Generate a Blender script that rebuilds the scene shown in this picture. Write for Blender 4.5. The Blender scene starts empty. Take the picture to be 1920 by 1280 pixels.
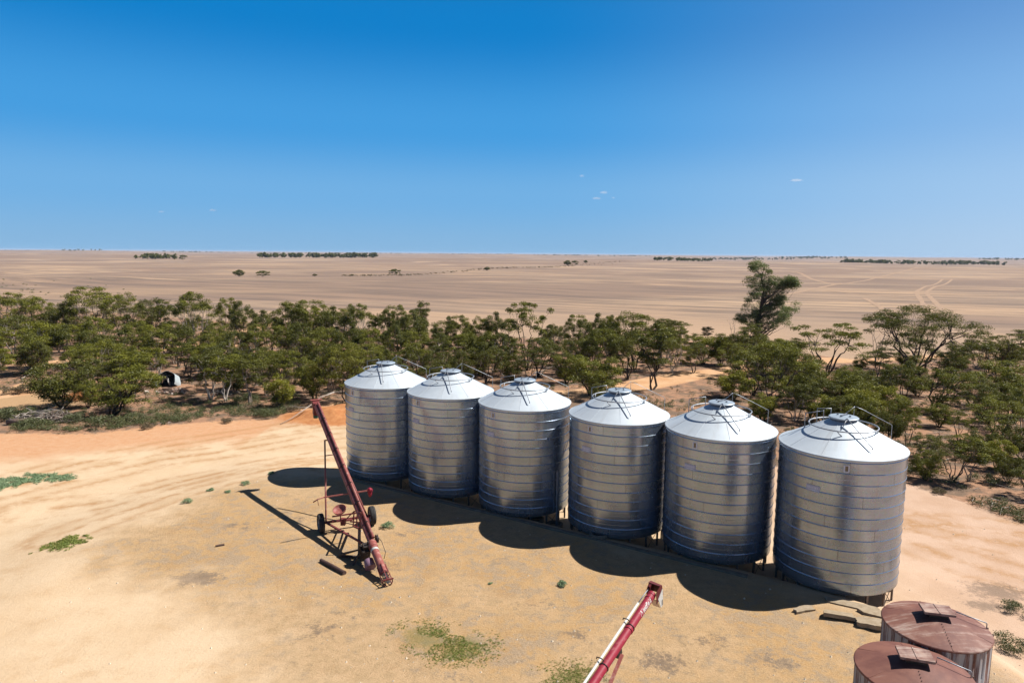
import bpy, math, random
import numpy as np
from mathutils import Vector, Matrix, Euler
R_ = math.radians
sc = bpy.context.scene
COL = sc.collection
EYE = 14.4                       # drone height
FPX, ROLL, PITCH = 1280.0, R_(0.477), R_(7.34)
SUN = Vector((0.80, 0.19, 1.0)).normalized()

# ------------------------------------------------------------------ helpers
def ray(px, py):
    u = (px-960)/FPX; v = (640-py)/FPX
    a = u*math.cos(ROLL)-v*math.sin(ROLL); b = v*math.cos(ROLL)+u*math.sin(ROLL)
    return (a, math.cos(PITCH)+b*math.sin(PITCH), -math.sin(PITCH)+b*math.cos(PITCH))
YZ = 0.9                         # the yard is an earth platform this much above the track
def gnd(px, py, z=0.0):
    """survey point on the ground: follows the yard platform once that is known"""
    r = ray(px, py); t = (EYE-z)/-r[2]
    if z == 0.0 and 'PLAT' in globals() and r[1]*t < 52:
        for _ in range(9):
            q = float(plat(np.array([r[0]*t]), np.array([r[1]*t]))[0]); t = .4*t+.6*(EYE-q)/-r[2]
    return (r[0]*t, r[1]*t)

class MB:
    def __init__(s): s.v = []; s.f = []; s.s = []
    def add(s, vs, fs, smooth=False):
        o = len(s.v); s.v += [tuple(p) for p in vs]
        for f in fs: s.f.append([i+o for i in f]); s.s.append(smooth)
        return s
    def box(s, c, size, M=None):
        x, y, z = size[0]/2, size[1]/2, size[2]/2
        vs = [Vector((sx*x, sy*y, sz*z)) for sz in (-1, 1) for sy in (-1, 1) for sx in (-1, 1)]
        if M is not None: vs = [M @ p for p in vs]
        vs = [p+Vector(c) for p in vs]
        return s.add(vs, [(0, 2, 3, 1), (4, 5, 7, 6), (0, 1, 5, 4), (2, 6, 7, 3), (0, 4, 6, 2), (1, 3, 7, 5)])
    def beam(s, a, b, w, h=None, up=(0, 0, 1)):
        a = Vector(a); b = Vector(b); h = h or w
        d = (b-a); L = d.length; d.normalize(); u = Vector(up)
        if abs(d.dot(u)) > .97: u = Vector((1, 0, 0))
        sd = d.cross(u).normalized(); u = sd.cross(d)
        vs = [p+sd*(i*w/2)+u*(j*h/2) for p in (a, b) for j in (-1, 1) for i in (-1, 1)]
        return s.add(vs, [(0, 2, 3, 1), (4, 5, 7, 6), (0, 1, 5, 4), (2, 6, 7, 3), (0, 4, 6, 2), (1, 3, 7, 5)])
    def tube(s, pts, r, n=8, cap=True, closed=False):
        pts = [Vector(p) for p in pts]; m = len(pts)
        rr = r if isinstance(r, (list, tuple)) else [r]*m
        rings = []; u = None
        for i, p in enumerate(pts):
            if closed: d = pts[(i+1) % m]-pts[i-1]
            else: d = pts[min(i+1, m-1)]-pts[max(i-1, 0)]
            d.normalize()
            if u is None:
                u = Vector((0, 0, 1)) if abs(d.z) < .9 else Vector((1, 0, 0))
            u = (u-d*u.dot(d))
            if u.length < 1e-6: u = Vector((0, 1, 0))-d*d.y
            u.normalize(); w = d.cross(u)
            rings.append([p+(u*math.cos(2*math.pi*k/n)+w*math.sin(2*math.pi*k/n))*rr[i] for k in range(n)])
        vs = [q for g in rings for q in g]; fs = []
        for i in range(m if closed else m-1):
            j = (i+1) % m
            for k in range(n):
                l = (k+1) % n
                fs.append((i*n+k, i*n+l, j*n+l, j*n+k))
        s.add(vs, fs, True)
        if cap and not closed:
            o = len(s.v)-len(vs)
            s.f.append([o+k for k in range(n)][::-1]); s.s.append(False)
            s.f.append([o+(m-1)*n+k for k in range(n)]); s.s.append(False)
        return s
    def lathe(s, prof, n=48, M=None, smooth=True):
        vs = []
        for (r, z) in prof:
            for k in range(n):
                a = 2*math.pi*k/n
                p = Vector((r*math.cos(a), r*math.sin(a), z))
                vs.append(M @ p if M is not None else p)
        fs = []
        for i in range(len(prof)-1):
            for k in range(n):
                l = (k+1) % n
                fs.append((i*n+k, i*n+l, (i+1)*n+l, (i+1)*n+k))
        return s.add(vs, fs, smooth)
    def build(s, name, mat, parent=None, loc=None, sharp=None):
        me = bpy.data.meshes.new(name)
        me.from_pydata(s.v, [], s.f)
        me.polygons.foreach_set('use_smooth', s.s)
        me.materials.append(mat)
        me.validate(); me.update()
        if sharp: me.set_sharp_from_angle(angle=R_(sharp))
        return link(name, me, parent, loc)
def link(name, me, parent=None, loc=None):
    o = bpy.data.objects.new(name, me); COL.objects.link(o)
    if parent is not None: o.parent = parent
    if loc is not None: o.location = loc
    return o
def tag(o, label, cat=None, group=None, kind=None):
    o['label'] = label
    if cat: o['category'] = cat
    if group: o['group'] = group
    if kind: o['kind'] = kind
    return o
def thing(name, label, cat, loc=(0, 0, 0), rz=0, group=None):
    o = bpy.data.objects.new(name, None); COL.objects.link(o)
    o.empty_display_size = .3
    o.location = loc; o.rotation_euler = (0, 0, rz)
    return tag(o, label, cat, group)
def dup(o, parent=None):
    c = o.copy(); COL.objects.link(c)
    c.parent = parent
    for ch in list(o.children): dup(ch, c)
    return c
def quads_mesh(name, P, mat, extra=None):
    """P: (n,4,3) array of quads"""
    n = len(P); me = bpy.data.meshes.new(name)
    me.vertices.add(n*4); me.vertices.foreach_set('co', P.reshape(-1).astype(np.float32))
    me.loops.add(n*4); me.loops.foreach_set('vertex_index', np.arange(n*4, dtype=np.int32))
    me.polygons.add(n); me.polygons.foreach_set('loop_start', np.arange(n, dtype=np.int32)*4)
    me.polygons.foreach_set('loop_total', np.full(n, 4, dtype=np.int32))
    me.materials.append(mat)
    me.update(calc_edges=True); me.validate()
    return me

# ------------------------------------------------------------------ materials
class NT:
    def __init__(s, name):
        s.m = bpy.data.materials.new(name); s.m.use_nodes = True
        s.t = s.m.node_tree; s.t.nodes.clear()
        s.out = s.t.nodes.new('ShaderNodeOutputMaterial')
    def n(s, typ, **kw):
        nd = s.t.nodes.new(typ)
        for k, v in kw.items(): setattr(nd, k, v)
        return nd
    def lk(s, a, b): s.t.links.new(a, b)
    def val(s, sock, v):
        if hasattr(v, 'node') or isinstance(v, bpy.types.NodeSocket): s.lk(v, sock)
        elif isinstance(v, (tuple, list)) and len(v) == 3 and sock.type == 'RGBA': sock.default_value = (*v, 1)
        else: sock.default_value = v
    def coord(s, kind='Object'): return s.n('ShaderNodeTexCoord').outputs[kind]
    def mapping(s, vec, scale=(1, 1, 1), rot=(0, 0, 0), loc=(0, 0, 0)):
        nd = s.n('ShaderNodeMapping'); s.lk(vec, nd.inputs[0])
        nd.inputs['Scale'].default_value = scale; nd.inputs['Rotation'].default_value = rot; nd.inputs['Location'].default_value = loc
        return nd.outputs[0]
    def noise(s, vec, scale, detail=4, rough=.55, dist=0, out='Fac'):
        nd = s.n('ShaderNodeTexNoise')
        if vec is not None: s.lk(vec, nd.inputs['Vector'])
        nd.inputs['Scale'].default_value = scale; nd.inputs['Detail'].default_value = detail
        nd.inputs['Roughness'].default_value = rough; nd.inputs['Distortion'].default_value = dist
        return nd.outputs[out]
    def math(s, op, a, b=0, c=None, clamp=False):
        nd = s.n('ShaderNodeMath', operation=op); nd.use_clamp = clamp
        s.val(nd.inputs[0], a); s.val(nd.inputs[1], b)
        if c is not None: s.val(nd.inputs[2], c)
        return nd.outputs[0]
    def step(s, x, a, b):
        nd = s.n('ShaderNodeMapRange', interpolation_type='SMOOTHSTEP'); s.val(nd.inputs[0], x)
        nd.inputs[1].default_value = a; nd.inputs[2].default_value = b
        return nd.outputs[0]
    def mix(s, f, a, b, mode='MIX'):
        nd = s.n('ShaderNodeMix', data_type='RGBA', blend_type=mode)
        s.val(nd.inputs[0], f); s.val(nd.inputs[6], a); s.val(nd.inputs[7], b)
        return nd.outputs[2]
    def attr(s, name):
        return s.n('ShaderNodeAttribute', attribute_name=name).outputs['Fac']
    def bump(s, h, strength=.3, dist=.1, normal=None):
        nd = s.n('ShaderNodeBump'); nd.inputs['Strength'].default_value = strength; nd.inputs['Distance'].default_value = dist
        s.lk(h, nd.inputs['Height'])
        if normal is not None: s.lk(normal, nd.inputs['Normal'])
        return nd.outputs[0]
    def bsdf(s, color, rough=.8, metal=0, normal=None, spec=.3):
        nd = s.n('ShaderNodeBsdfPrincipled')
        s.val(nd.inputs['Base Color'], color); s.val(nd.inputs['Roughness'], rough); s.val(nd.inputs['Metallic'], metal)
        nd.inputs['Specular IOR Level'].default_value = spec
        if normal is not None: s.lk(normal, nd.inputs['Normal'])
        return nd.outputs[0]
    def done(s, sh): s.lk(sh, s.out.inputs[0]); return s.m

def m_paint(name, col, worn, amount=.5, rough=.55, scale=6, metal=0, spec=.3):
    t = NT(name); c = t.coord()
    n1 = t.noise(c, scale, 6, .65); n2 = t.noise(c, scale*5, 3, .6)
    f = t.step(t.math('ADD', n1, t.math('MULTIPLY', n2, .3)), 1.0-amount*.75, 1.15-amount*.55)
    colr = t.mix(t.step(n2, .3, .7), col, tuple(x*.8 for x in col))
    colr = t.mix(f, colr, worn)
    return t.done(t.bsdf(colr, t.math('ADD', t.math('MULTIPLY', f, .25), rough), metal, t.bump(n2, .15, .01), spec))

def m_galv(name, col=(.33, .40, .50), rough=.25):
    t = NT(name); c = t.coord(); oi = t.n('ShaderNodeObjectInfo').outputs['Random']
    sep = t.n('ShaderNodeSeparateXYZ'); t.lk(c, sep.inputs[0])
    ang = t.math('ARCTAN2', sep.outputs[1], sep.outputs[0])
    comb = t.n('ShaderNodeCombineXYZ'); t.lk(t.math('MULTIPLY', ang, 2.5), comb.inputs[0]); t.lk(sep.outputs[2], comb.inputs[1]); t.lk(t.math('MULTIPLY', oi, 37), comb.inputs[2])
    cyl = comb.outputs[0]
    spang = t.n('ShaderNodeTexVoronoi'); t.lk(c, spang.inputs['Vector']); spang.inputs['Scale'].default_value = 22
    # each course is rolled from three sheets: lap seams staggered course by course
    cz = t.math('DIVIDE', t.math('SUBTRACT', sep.outputs[2], 6.37), .452)
    row = t.math('FLOOR', cz)
    fr = t.math('FRACT', t.math('ADD', t.math('ADD', t.math('MULTIPLY', ang, .4775), t.math('MULTIPLY', row, .37)), t.math('MULTIPLY', oi, 5)))
    seam = t.step(t.math('ABSOLUTE', t.math('SUBTRACT', fr, .5)), .0045, .0025)
    wn_ = t.n('ShaderNodeTexWhiteNoise', noise_dimensions='2D'); cb = t.n('ShaderNodeCombineXYZ'); t.lk(row, cb.inputs[0]); t.lk(t.math('ADD', t.math('FLOOR', t.math('ADD', t.math('ADD', t.math('MULTIPLY', ang, .4775), t.math('MULTIPLY', row, .37)), t.math('ADD', t.math('MULTIPLY', oi, 5), .5))), t.math('MULTIPLY', oi, 91)), cb.inputs[1]); t.lk(cb.outputs[0], wn_.inputs['Vector'])
    sheet = wn_.outputs['Value']
    big = t.noise(t.mapping(cyl, (.5, 1.6, 1)), 1.0, 4, .6)
    vert = t.noise(t.mapping(cyl, (7, .22, 1)), 1.0, 4, .6)
    fine = t.noise(t.mapping(cyl, (1.2, 26, 1)), 1.0, 2, .5)
    dirt = t.noise(t.mapping(cyl, (2.2, 1.1, 1)), 1.0, 6, .7)
    cc = t.mix(t.step(big, .3, .7), col, tuple(x*.84 for x in col))
    cc = t.mix(t.math('MULTIPLY', sheet, .30), cc, tuple(x*.70 for x in col))
    cc = t.mix(t.math('MULTIPLY', t.step(vert, .52, .74), .30), cc, (.30, .29, .29))
    cc = t.mix(t.math('MULTIPLY', t.step(dirt, .56, .74), .35), cc, (.36, .31, .25))
    cc = t.mix(t.math('MULTIPLY', t.step(fine, .55, .75), .20), cc, (.25, .26, .29))
    cc = t.mix(t.math('MULTIPLY', seam, .6), cc, (.14, .15, .17))
    cc = t.mix(.08, cc, spang.outputs['Color'], 'OVERLAY')
    r = t.math('ADD', t.math('MULTIPLY', big, .12), t.math('ADD', t.math('MULTIPLY', sheet, .06), t.math('ADD', t.math('MULTIPLY', t.step(dirt, .5, .75), .12), rough-.10)))
    w = t.math('ADD', t.noise(t.mapping(cyl, (.8, 1.6, 1)), 1.0, 2, .5), t.math('ADD', t.math('MULTIPLY', sheet, .30), t.math('MULTIPLY', t.noise(t.mapping(cyl, (2.5, .3, 1)), 1.0, 2, .5), .4)))
    return t.done(t.bsdf(cc, r, .86, t.bump(w, .08, .05), .4))

def m_roofgalv(name):
    t = NT(name); c = t.coord(); oi = t.n('ShaderNodeObjectInfo').outputs['Random']
    sep = t.n('ShaderNodeSeparateXYZ'); t.lk(c, sep.inputs[0])
    ang = t.math('ARCTAN2', sep.outputs[1], sep.outputs[0])
    rad = t.math('SQRT', t.math('ADD', t.math('MULTIPLY', sep.outputs[0], sep.outputs[0]), t.math('MULTIPLY', sep.outputs[1], sep.outputs[1])))
    cb = t.n('ShaderNodeCombineXYZ'); t.lk(t.math('MULTIPLY', ang, 7), cb.inputs[0]); t.lk(t.math('MULTIPLY', rad, .5), cb.inputs[1]); t.lk(t.math('MULTIPLY', oi, 29), cb.inputs[2])
    run = t.noise(cb.outputs[0], 1.0, 5, .65)      # water runs down the cone
    n1 = t.noise(t.mapping(c, (1, 1, 1), (0, 0, 0), (3, 7, 0)), 1.2, 5, .6); n2 = t.noise(c, 16, 3, .65)
    wn_ = t.n('ShaderNodeTexWhiteNoise', noise_dimensions='2D'); c2 = t.n('ShaderNodeCombineXYZ'); t.lk(t.math('FLOOR', t.math('DIVIDE', t.math('SUBTRACT', ang, .192), .6283)), c2.inputs[0]); t.lk(t.math('MULTIPLY', oi, 50), c2.inputs[1]); t.lk(c2.outputs[0], wn_.inputs['Vector'])
    cc = t.mix(t.step(n1, .3, .75), (.48, .53, .57), (.42, .47, .51))
    cc = t.mix(t.math('MULTIPLY', wn_.outputs['Value'], .30), cc, (.36, .40, .44))
    cc = t.mix(t.math('MULTIPLY', t.step(run, .50, .70), .40), cc, (.34, .35, .36))
    cc = t.mix(t.math('MULTIPLY', t.step(n2, .58, .78), .35), cc, (.30, .29, .27))
    return t.done(t.bsdf(cc, .58, .35, t.bump(n1, .05, .05), .4))

def m_rusty(name, body=True, pale=.35):
    t = NT(name); c = t.coord()
    sc_ = (5, 5, .35) if body else (1.1, 1.1, 1.1)
    n1 = t.noise(t.mapping(c, sc_), 1.0, 6, .65, .3)
    n2 = t.noise(c, 9, 4, .6); n3 = t.noise(c, 40, 3, .6)
    rust = t.mix(t.step(n2, .3, .7), (.10, .036, .024), (.15, .06, .038))
    rust = t.mix(t.math('MULTIPLY', t.step(n3, .5, .75), .5), rust, (.09, .035, .025))
    galv = t.mix(n2, (.30, .31, .33), (.38, .36, .35))
    if body:
        f = t.step(n1, .42, .56)
        col = t.mix(f, rust, galv)
        met = t.math('MULTIPLY', f, .5)
    else:
        sep = t.n('ShaderNodeSeparateXYZ'); t.lk(c, sep.inputs[0])
        st = t.noise(t.mapping(c, (.7, 7, 1), (0, 0, R_(-28))), 1.0, 5, .65)
        f = t.math('MULTIPLY', t.step(t.math('ADD', t.math('MULTIPLY', st, .6), t.math('MULTIPLY', n1, .5)), .78-pale*.5, .92-pale*.3), .85)
        col = t.mix(f, t.mix(t.step(n1, .35, .65), (.115, .045, .035), (.18, .078, .055)), t.mix(n2, (.34, .22, .16), (.44, .39, .35)))
        met = 0.0
    return t.done(t.bsdf(col, .62, met, t.bump(n3, .12, .01), .25))

def m_leaf(name, c0, c1, c2, trans=.20):
    t = NT(name); oi = t.n('ShaderNodeObjectInfo'); c = t.coord()
    n1 = t.noise(c, .8, 3, .6); n2 = t.noise(c, 3.5, 2, .6)
    a = t.mix(oi.outputs['Random'], c0, c1)
    f = t.math('ADD', t.math('MULTIPLY', n1, .7), t.math('MULTIPLY', n2, .5))
    col = t.mix(t.step(f, .45, .80), a, c2)
    d = t.n('ShaderNodeBsdfDiffuse'); t.lk(col, d.inputs[0])
    tr = t.n('ShaderNodeBsdfTranslucent'); t.lk(t.mix(.5, col, (.20, .20, .02)), tr.inputs[0])
    g = t.n('ShaderNodeBsdfGlossy'); g.inputs['Roughness'].default_value = .45; g.inputs[0].default_value = (.8, .8, .8, 1)
    mx = t.n('ShaderNodeMixShader'); mx.inputs[0].default_value = trans; t.lk(d.outputs[0], mx.inputs[1]); t.lk(tr.outputs[0], mx.inputs[2])
    m2 = t.n('ShaderNodeMixShader'); m2.inputs[0].default_value = .018; t.lk(mx.outputs[0], m2.inputs[1]); t.lk(g.outputs[0], m2.inputs[2])
    return t.done(m2.outputs[0])

def m_bark(name, a, b):
    t = NT(name); c = t.coord(); oi = t.n('ShaderNodeObjectInfo')
    n = t.noise(t.mapping(c, (3, 3, .8)), 1.5, 4, .65)
    f = t.step(t.math('ADD', n, t.math('MULTIPLY', t.math('SUBTRACT', oi.outputs['Random'], .5), .5)), .42, .62)
    return t.done(t.bsdf(t.mix(f, a, b), .85, 0, t.bump(n, .3, .02), .15))
def m_plain(name, a, b, rough=.8, scale=4, bump=.2, metal=0):
    t = NT(name); c = t.coord(); n = t.noise(c, scale, 5, .65)
    return t.done(t.bsdf(t.mix(t.step(n, .3, .7), a, b), rough, metal, t.bump(n, bump, .02), .3))

M = {}
M['galv'] = m_galv('galvanised_sheet')
M['roof'] = m_roofgalv('galvanised_roof')
M['lid'] = m_plain('cap_lid_sheet', (.24, .29, .34), (.30, .35, .40), .5, 6, .05, .3)
M['steel'] = m_plain('dull_steel', (.32, .34, .37), (.22, .23, .25), .5, 8, .1, .6)
M['leg'] = m_plain('leg_steel', (.20, .15, .12), (.11, .09, .08), .7, 6, .1, .2)
M['dark'] = m_plain('dark_cap_band', (.05, .07, .10), (.07, .09, .12), .5, 6, .05, .2)
M['plate'] = m_plain('plate_paint', (.42, .42, .50), (.36, .36, .44), .5, 10, .02)
M['letter'] = m_plain('plate_letter_paint', (.60, .60, .66), (.52, .52, .58), .5, 10, .02)
M['glass'] = m_plain('dusty_glass', (.16, .12, .07), (.22, .17, .10), .35, 12, .02)
M['faded_red'] = m_paint('faded_red_paint', (.25, .072, .06), (.34, .19, .155), .48, .55, 5)
M['old_red'] = m_paint('old_red_paint', (.16, .032, .032), (.10, .04, .03), .5, .55, 6)
M['bright_red'] = m_paint('bright_red_paint', (.25, .016, .034), (.34, .13, .13), .42, .56, 4, 0, .25)
M['white'] = m_paint('white_paint', (.50, .49, .46), (.36, .31, .25), .3, .5, 5)
M['black_steel'] = m_plain('black_greasy_steel', (.022, .020, .020), (.05, .035, .03), .5, 8, .2, .2)
M['dark_red'] = m_plain('dark_red_hood', (.07, .008, .010), (.10, .014, .014), .6, 8, .1)
M['rubber'] = m_plain('tyre_rubber', (.022, .022, .024), (.035, .033, .032), .8, 20, .2)
M['rim'] = m_plain('rim_paint', (.30, .30, .30), (.20, .17, .15), .5, 8, .1, .3)
M['lilac'] = m_plain('faded_guard_paint', (.22, .13, .18), (.16, .09, .12), .6, 8, .1)
M['rust_body'] = m_rusty('rusty_corrugated_wall', True)
M['rust_roof_a'] = m_rusty('streaked_rusty_roof', False, .50)
M['rust_roof_b'] = m_rusty('plain_rusty_roof', False, .26)
M['hatch'] = m_rusty('flaking_hatch_paint', False, .75)
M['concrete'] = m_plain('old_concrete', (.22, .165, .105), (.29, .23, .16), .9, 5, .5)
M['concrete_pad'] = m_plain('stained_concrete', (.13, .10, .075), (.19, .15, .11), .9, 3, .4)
M['pipe'] = m_plain('rusty_pipe', (.055, .032, .026), (.09, .05, .038), .7, 6, .3)
M['mallee'] = m_leaf('mallee_leaf', (.070, .075, .013), (.097, .098, .015), (.20, .198, .025))
M['mallee_dark'] = m_leaf('dark_mallee_leaf', (.047, .052, .013), (.064, .067, .015), (.138, .138, .023))
M['bright'] = m_leaf('young_mallee_leaf', (.15, .155, .022), (.19, .185, .022), (.24, .23, .026), .3)
M['gum'] = m_leaf('gum_leaf', (.085, .12, .042), (.10, .135, .048), (.14, .18, .065), .3)
M['saltbush'] = m_leaf('saltbush_leaf', (.075, .085, .036), (.085, .092, .046), (.115, .127, .052), .15)
M['drybush'] = m_leaf('dry_bush_leaf', (.13, .095, .055), (.11, .085, .055), (.16, .125, .075), .15)
M['blue_tuft'] = m_leaf('grey_green_leaf', (.17, .25, .13), (.19, .27, .14), (.26, .33, .19), .15)
M['green_grass'] = m_leaf('green_grass_blade', (.21, .22, .055), (.23, .24, .065), (.17, .22, .05), .2)
M['straw'] = m_leaf('straw_blade', (.36, .26, .135), (.40, .30, .16), (.27, .205, .13), .2)
M['bark'] = m_bark('mallee_bark', (.075, .055, .042), (.26, .21, .17))
M['bark_dark'] = m_bark('dark_bark', (.035, .027, .022), (.085, .065, .052))
M['bark_pale'] = m_bark('pale_bark', (.22, .18, .14), (.46, .40, .34))
M['deadwood'] = m_plain('bleached_deadwood', (.22, .18, .15), (.33, .285, .25), .85, 6, .3)
M['deadwood_dark'] = m_plain('weathered_deadwood', (.09, .06, .048), (.16, .115, .09), .85, 6, .3)
M['stone'] = m_plain('limestone_rubble', (.46, .375, .27), (.56, .47, .36), .9, 5, .3)
M['shell'] = m_plain('weathered_tank_shell', (.27, .32, .34), (.35, .39, .41), .55, 4, .1)
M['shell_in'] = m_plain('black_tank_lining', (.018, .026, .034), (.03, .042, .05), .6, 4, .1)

# ------------------------------------------------------------------ ground
def W(*pts): return np.array([gnd(*p) for p in pts])
def sdist(poly, X, Y):
    """signed distance, positive inside"""
    d = np.full(X.shape, 1e9); inside = np.zeros(X.shape, bool)
    n = len(poly)
    for i in range(n):
        ax, ay = poly[i]; bx, by = poly[(i+1) % n]
        ex, ey = bx-ax, by-ay; L = ex*ex+ey*ey+1e-9
        t = np.clip(((X-ax)*ex+(Y-ay)*ey)/L, 0, 1)
        d = np.minimum(d, np.hypot(X-ax-t*ex, Y-ay-t*ey))
        c = ((ay > Y) != (by > Y))
        with np.errstate(divide='ignore', invalid='ignore'):
            xi = ex*(Y-ay)/(by-ay if by != ay else 1e-9)+ax
        inside ^= (c & (X < xi))
    return np.where(inside, d, -d)
def plat(X, Y):
    k = np.clip((ldist(np.array(RIM+[(16.5, 22), (18, 4)]), X, Y)-1.0)/5.0, 0, 1)     # steep bank behind, long easy slope to the track
    d = np.clip((sdist(PLAT, X, Y)+1.7+6.5*k)/(1.8+7.2*k), 0, 1)
    return YZ*d*d*(3-2*d)
def ldist(line, X, Y):
    d = np.full(X.shape, 1e9)
    for i in range(len(line)-1):
        ax, ay = line[i]; bx, by = line[i+1]
        ex, ey = bx-ax, by-ay; L = ex*ex+ey*ey+1e-9
        t = np.clip(((X-ax)*ex+(Y-ay)*ey)/L, 0, 1)
        d = np.minimum(d, np.hypot(X-ax-t*ex, Y-ay-t*ey))
    return d
sig = lambda d, w: 1/(1+np.exp(-np.clip(d/w, -30, 30)))
SILOS = [(-7.77, 41.54), (-3.53, 38.88), (0.71, 36.2), (5.40, 33.56), (9.70, 30.92), (14.05, 28.23)]
W9 = lambda *pts: [gnd(p[0], p[1], YZ) for p in pts]
RIM = [(c[0]-.518*2.3, c[1]-.855*2.3) for c in SILOS]
YARD = np.array(W9((520, 888), (440, 915), (330, 952), (235, 988), (165, 1035), (250, 1085), (380, 1110), (470, 1180), (520, 1290))+[(6, 14), (16, 14), (15.5, 23.2), (14.6, 24.6)]+RIM[::-1])
PLAT = np.array(W9((520, 888), (440, 915), (330, 952), (235, 988), (150, 1040), (20, 1120), (-200, 1250))+[(-26, 4), (18, 4), (16.5, 22), (14.6, 24.6)]+RIM[::-1])
SCRUB_FRONT = [(-400, 792), (-60, 812), (60, 812), (180, 812), (300, 798), (420, 788), (520, 786), (560, 765), (640, 752), (700, 745), (900, 770), (1000, 790), (1150, 830), (1300, 850), (1500, 880), (1690, 905), (1790, 935), (1925, 985), (2050, 1010)]
SCRUB_BACK = [(2400, 648), (2050, 652), (1920, 662), (1800, 664), (1700, 668), (1600, 674), (1450, 655), (1330, 640), (1150, 636), (1000, 634), (850, 628), (700, 618), (560, 608), (420, 602), (300, 594), (150, 582), (0, 572), (-300, 560)]
SCRUB = W(*(SCRUB_FRONT+SCRUB_BACK))
PATCHES = [W((745, 1180), (800, 1165), (835, 1180), (850, 1205), (800, 1225), (750, 1205)), W((830, 1200), (880, 1185), (925, 1205), (915, 1225), (870, 1240), (820, 1240)),
           W((1015, 1265), (1070, 1245), (1120, 1255), (1120, 1290), (1020, 1295)), W((85, 1028), (130, 1010), (165, 1006), (150, 1016), (110, 1027)),
           W((-10, 905), (40, 893), (120, 892), (130, 897), (60, 905), (0, 917))]
TRACKS = [  # centre line, half width
    (W((960, 742), (1040, 742), (1120, 736), (1200, 722), (1280, 706), (1370, 696), (1440, 684), (1540, 676), (1640, 672), (1800, 664), (1960, 655)), 2.4),
    (W((-80, 705), (30, 692), (130, 676), (240, 664), (330, 650), (420, 632), (490, 612), (520, 600)), 2.0),
    (W((-40, 745), (40, 735), (70, 720)), 2.0),
    (W((330, 650), (420, 646), (560, 650), (700, 660)), 1.4)]
MOUND = np.array(gnd(612, 782)); MOUND2 = np.array(gnd(158, 748))
_VG = {}
def vnoise(X, Y, s, seed):
    if seed not in _VG: _VG[seed] = np.random.RandomState(seed).rand(64, 64)
    g = _VG[seed]
    x = X/s; y = Y/s; xi = np.floor(x).astype(int); yi = np.floor(y).astype(int)
    fx = x-xi; fy = y-yi; fx = fx*fx*(3-2*fx); fy = fy*fy*(3-2*fy)
    G = lambda i, j: g[i % 64, j % 64]
    return (G(xi, yi)*(1-fx)+G(xi+1, yi)*fx)*(1-fy)+(G(xi, yi+1)*(1-fx)+G(xi+1, yi+1)*fx)*fy
def hgt(X, Y):
    X = np.asarray(X, float); Y = np.asarray(Y, float)
    r = np.hypot(X, Y)
    k = np.clip((r-150)/350, 0, 1); k = k*k*(3-2*k)
    k2 = np.clip((r-900)/2500, 0, 1)
    h = k*((vnoise(X, Y, 260, 3)-.5)*7.5+(vnoise(X, Y, 110, 4)-.5)*1.6)
    h += k2*((vnoise(X, Y, 1400, 5)-.5)*32-5)
    mk = lambda c, sx, sy, a: a*np.exp(-((X-c[0])/sx)**2-((Y-c[1])/sy)**2)
    h += (mk(MOUND, 2.6, 2.0, .8)+mk(MOUND+np.array((2.5, .6)), 2.2, 1.8, .7)+mk(MOUND2, 1.8, 1.5, .9))*(.75+.5*vnoise(X, Y, .9, 8))
    h = h+plat(X, Y)
    near = np.exp(-(r/90)**2)
    h += near*((vnoise(X, Y, 2.3, 6)-.5)*.05+(vnoise(X, Y, .8, 7)-.5)*.025)
    return h
def hz(x, y): return float(hgt(np.array([x]), np.array([y]))[0])

def axis(lo_f, hi_f, st, far, g):
    a = list(np.arange(lo_f, hi_f, st)); s = st; x = a[-1]
    while x < far: s *= g; x += s; a.append(x)
    return a
ys = axis(8, 80, .32, 26000, 1.022); ys = sorted([-2, -15, -60, -300, 4]+ys)
xp = axis(0, 46, .36, 26000, 1.030)
xs = sorted([-x for x in xp[1:]]+xp)
X, Y = np.meshgrid(np.array(xs), np.array(ys)); nx, ny = len(xs), len(ys)
Z = hgt(X, Y)
co = np.stack([X, Y, Z], -1).reshape(-1, 3)
idx = np.arange(nx*ny).reshape(ny, nx)
F = np.stack([idx[:-1, :-1], idx[:-1, 1:], idx[1:, 1:], idx[1:, :-1]], -1).reshape(-1, 4)
me = bpy.data.meshes.new('ground')
me.vertices.add(len(co)); me.vertices.foreach_set('co', co.reshape(-1).astype(np.float32))
me.loops.add(F.size); me.loops.foreach_set('vertex_index', F.reshape(-1).astype(np.int32))
me.polygons.add(len(F)); me.polygons.foreach_set('loop_start', np.arange(len(F), dtype=np.int32)*4)
me.polygons.foreach_set('loop_total', np.full(len(F), 4, dtype=np.int32))
me.polygons.foreach_set('use_smooth', np.ones(len(F), bool))
me.update(calc_edges=True)
def setattr_(name, A):
    a = me.attributes.new(name, 'FLOAT', 'POINT'); a.data.foreach_set('value', A.reshape(-1).astype(np.float32))
near = np.hypot(X, Y) < 600
ds = sdist(SCRUB, X, Y)
setattr_('yard', sig(sdist(YARD, X, Y), 1.6))
setattr_('scrub', sig(ds, .9))
front = W(*SCRUB_FRONT)
yfront = np.interp(X, front[:, 0], front[:, 1])
back = W(*SCRUB_BACK)[::-1]
yback = np.interp(X, back[:, 0], back[:, 1])
setattr_('field', sig(Y-yback, 3.0))
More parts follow.
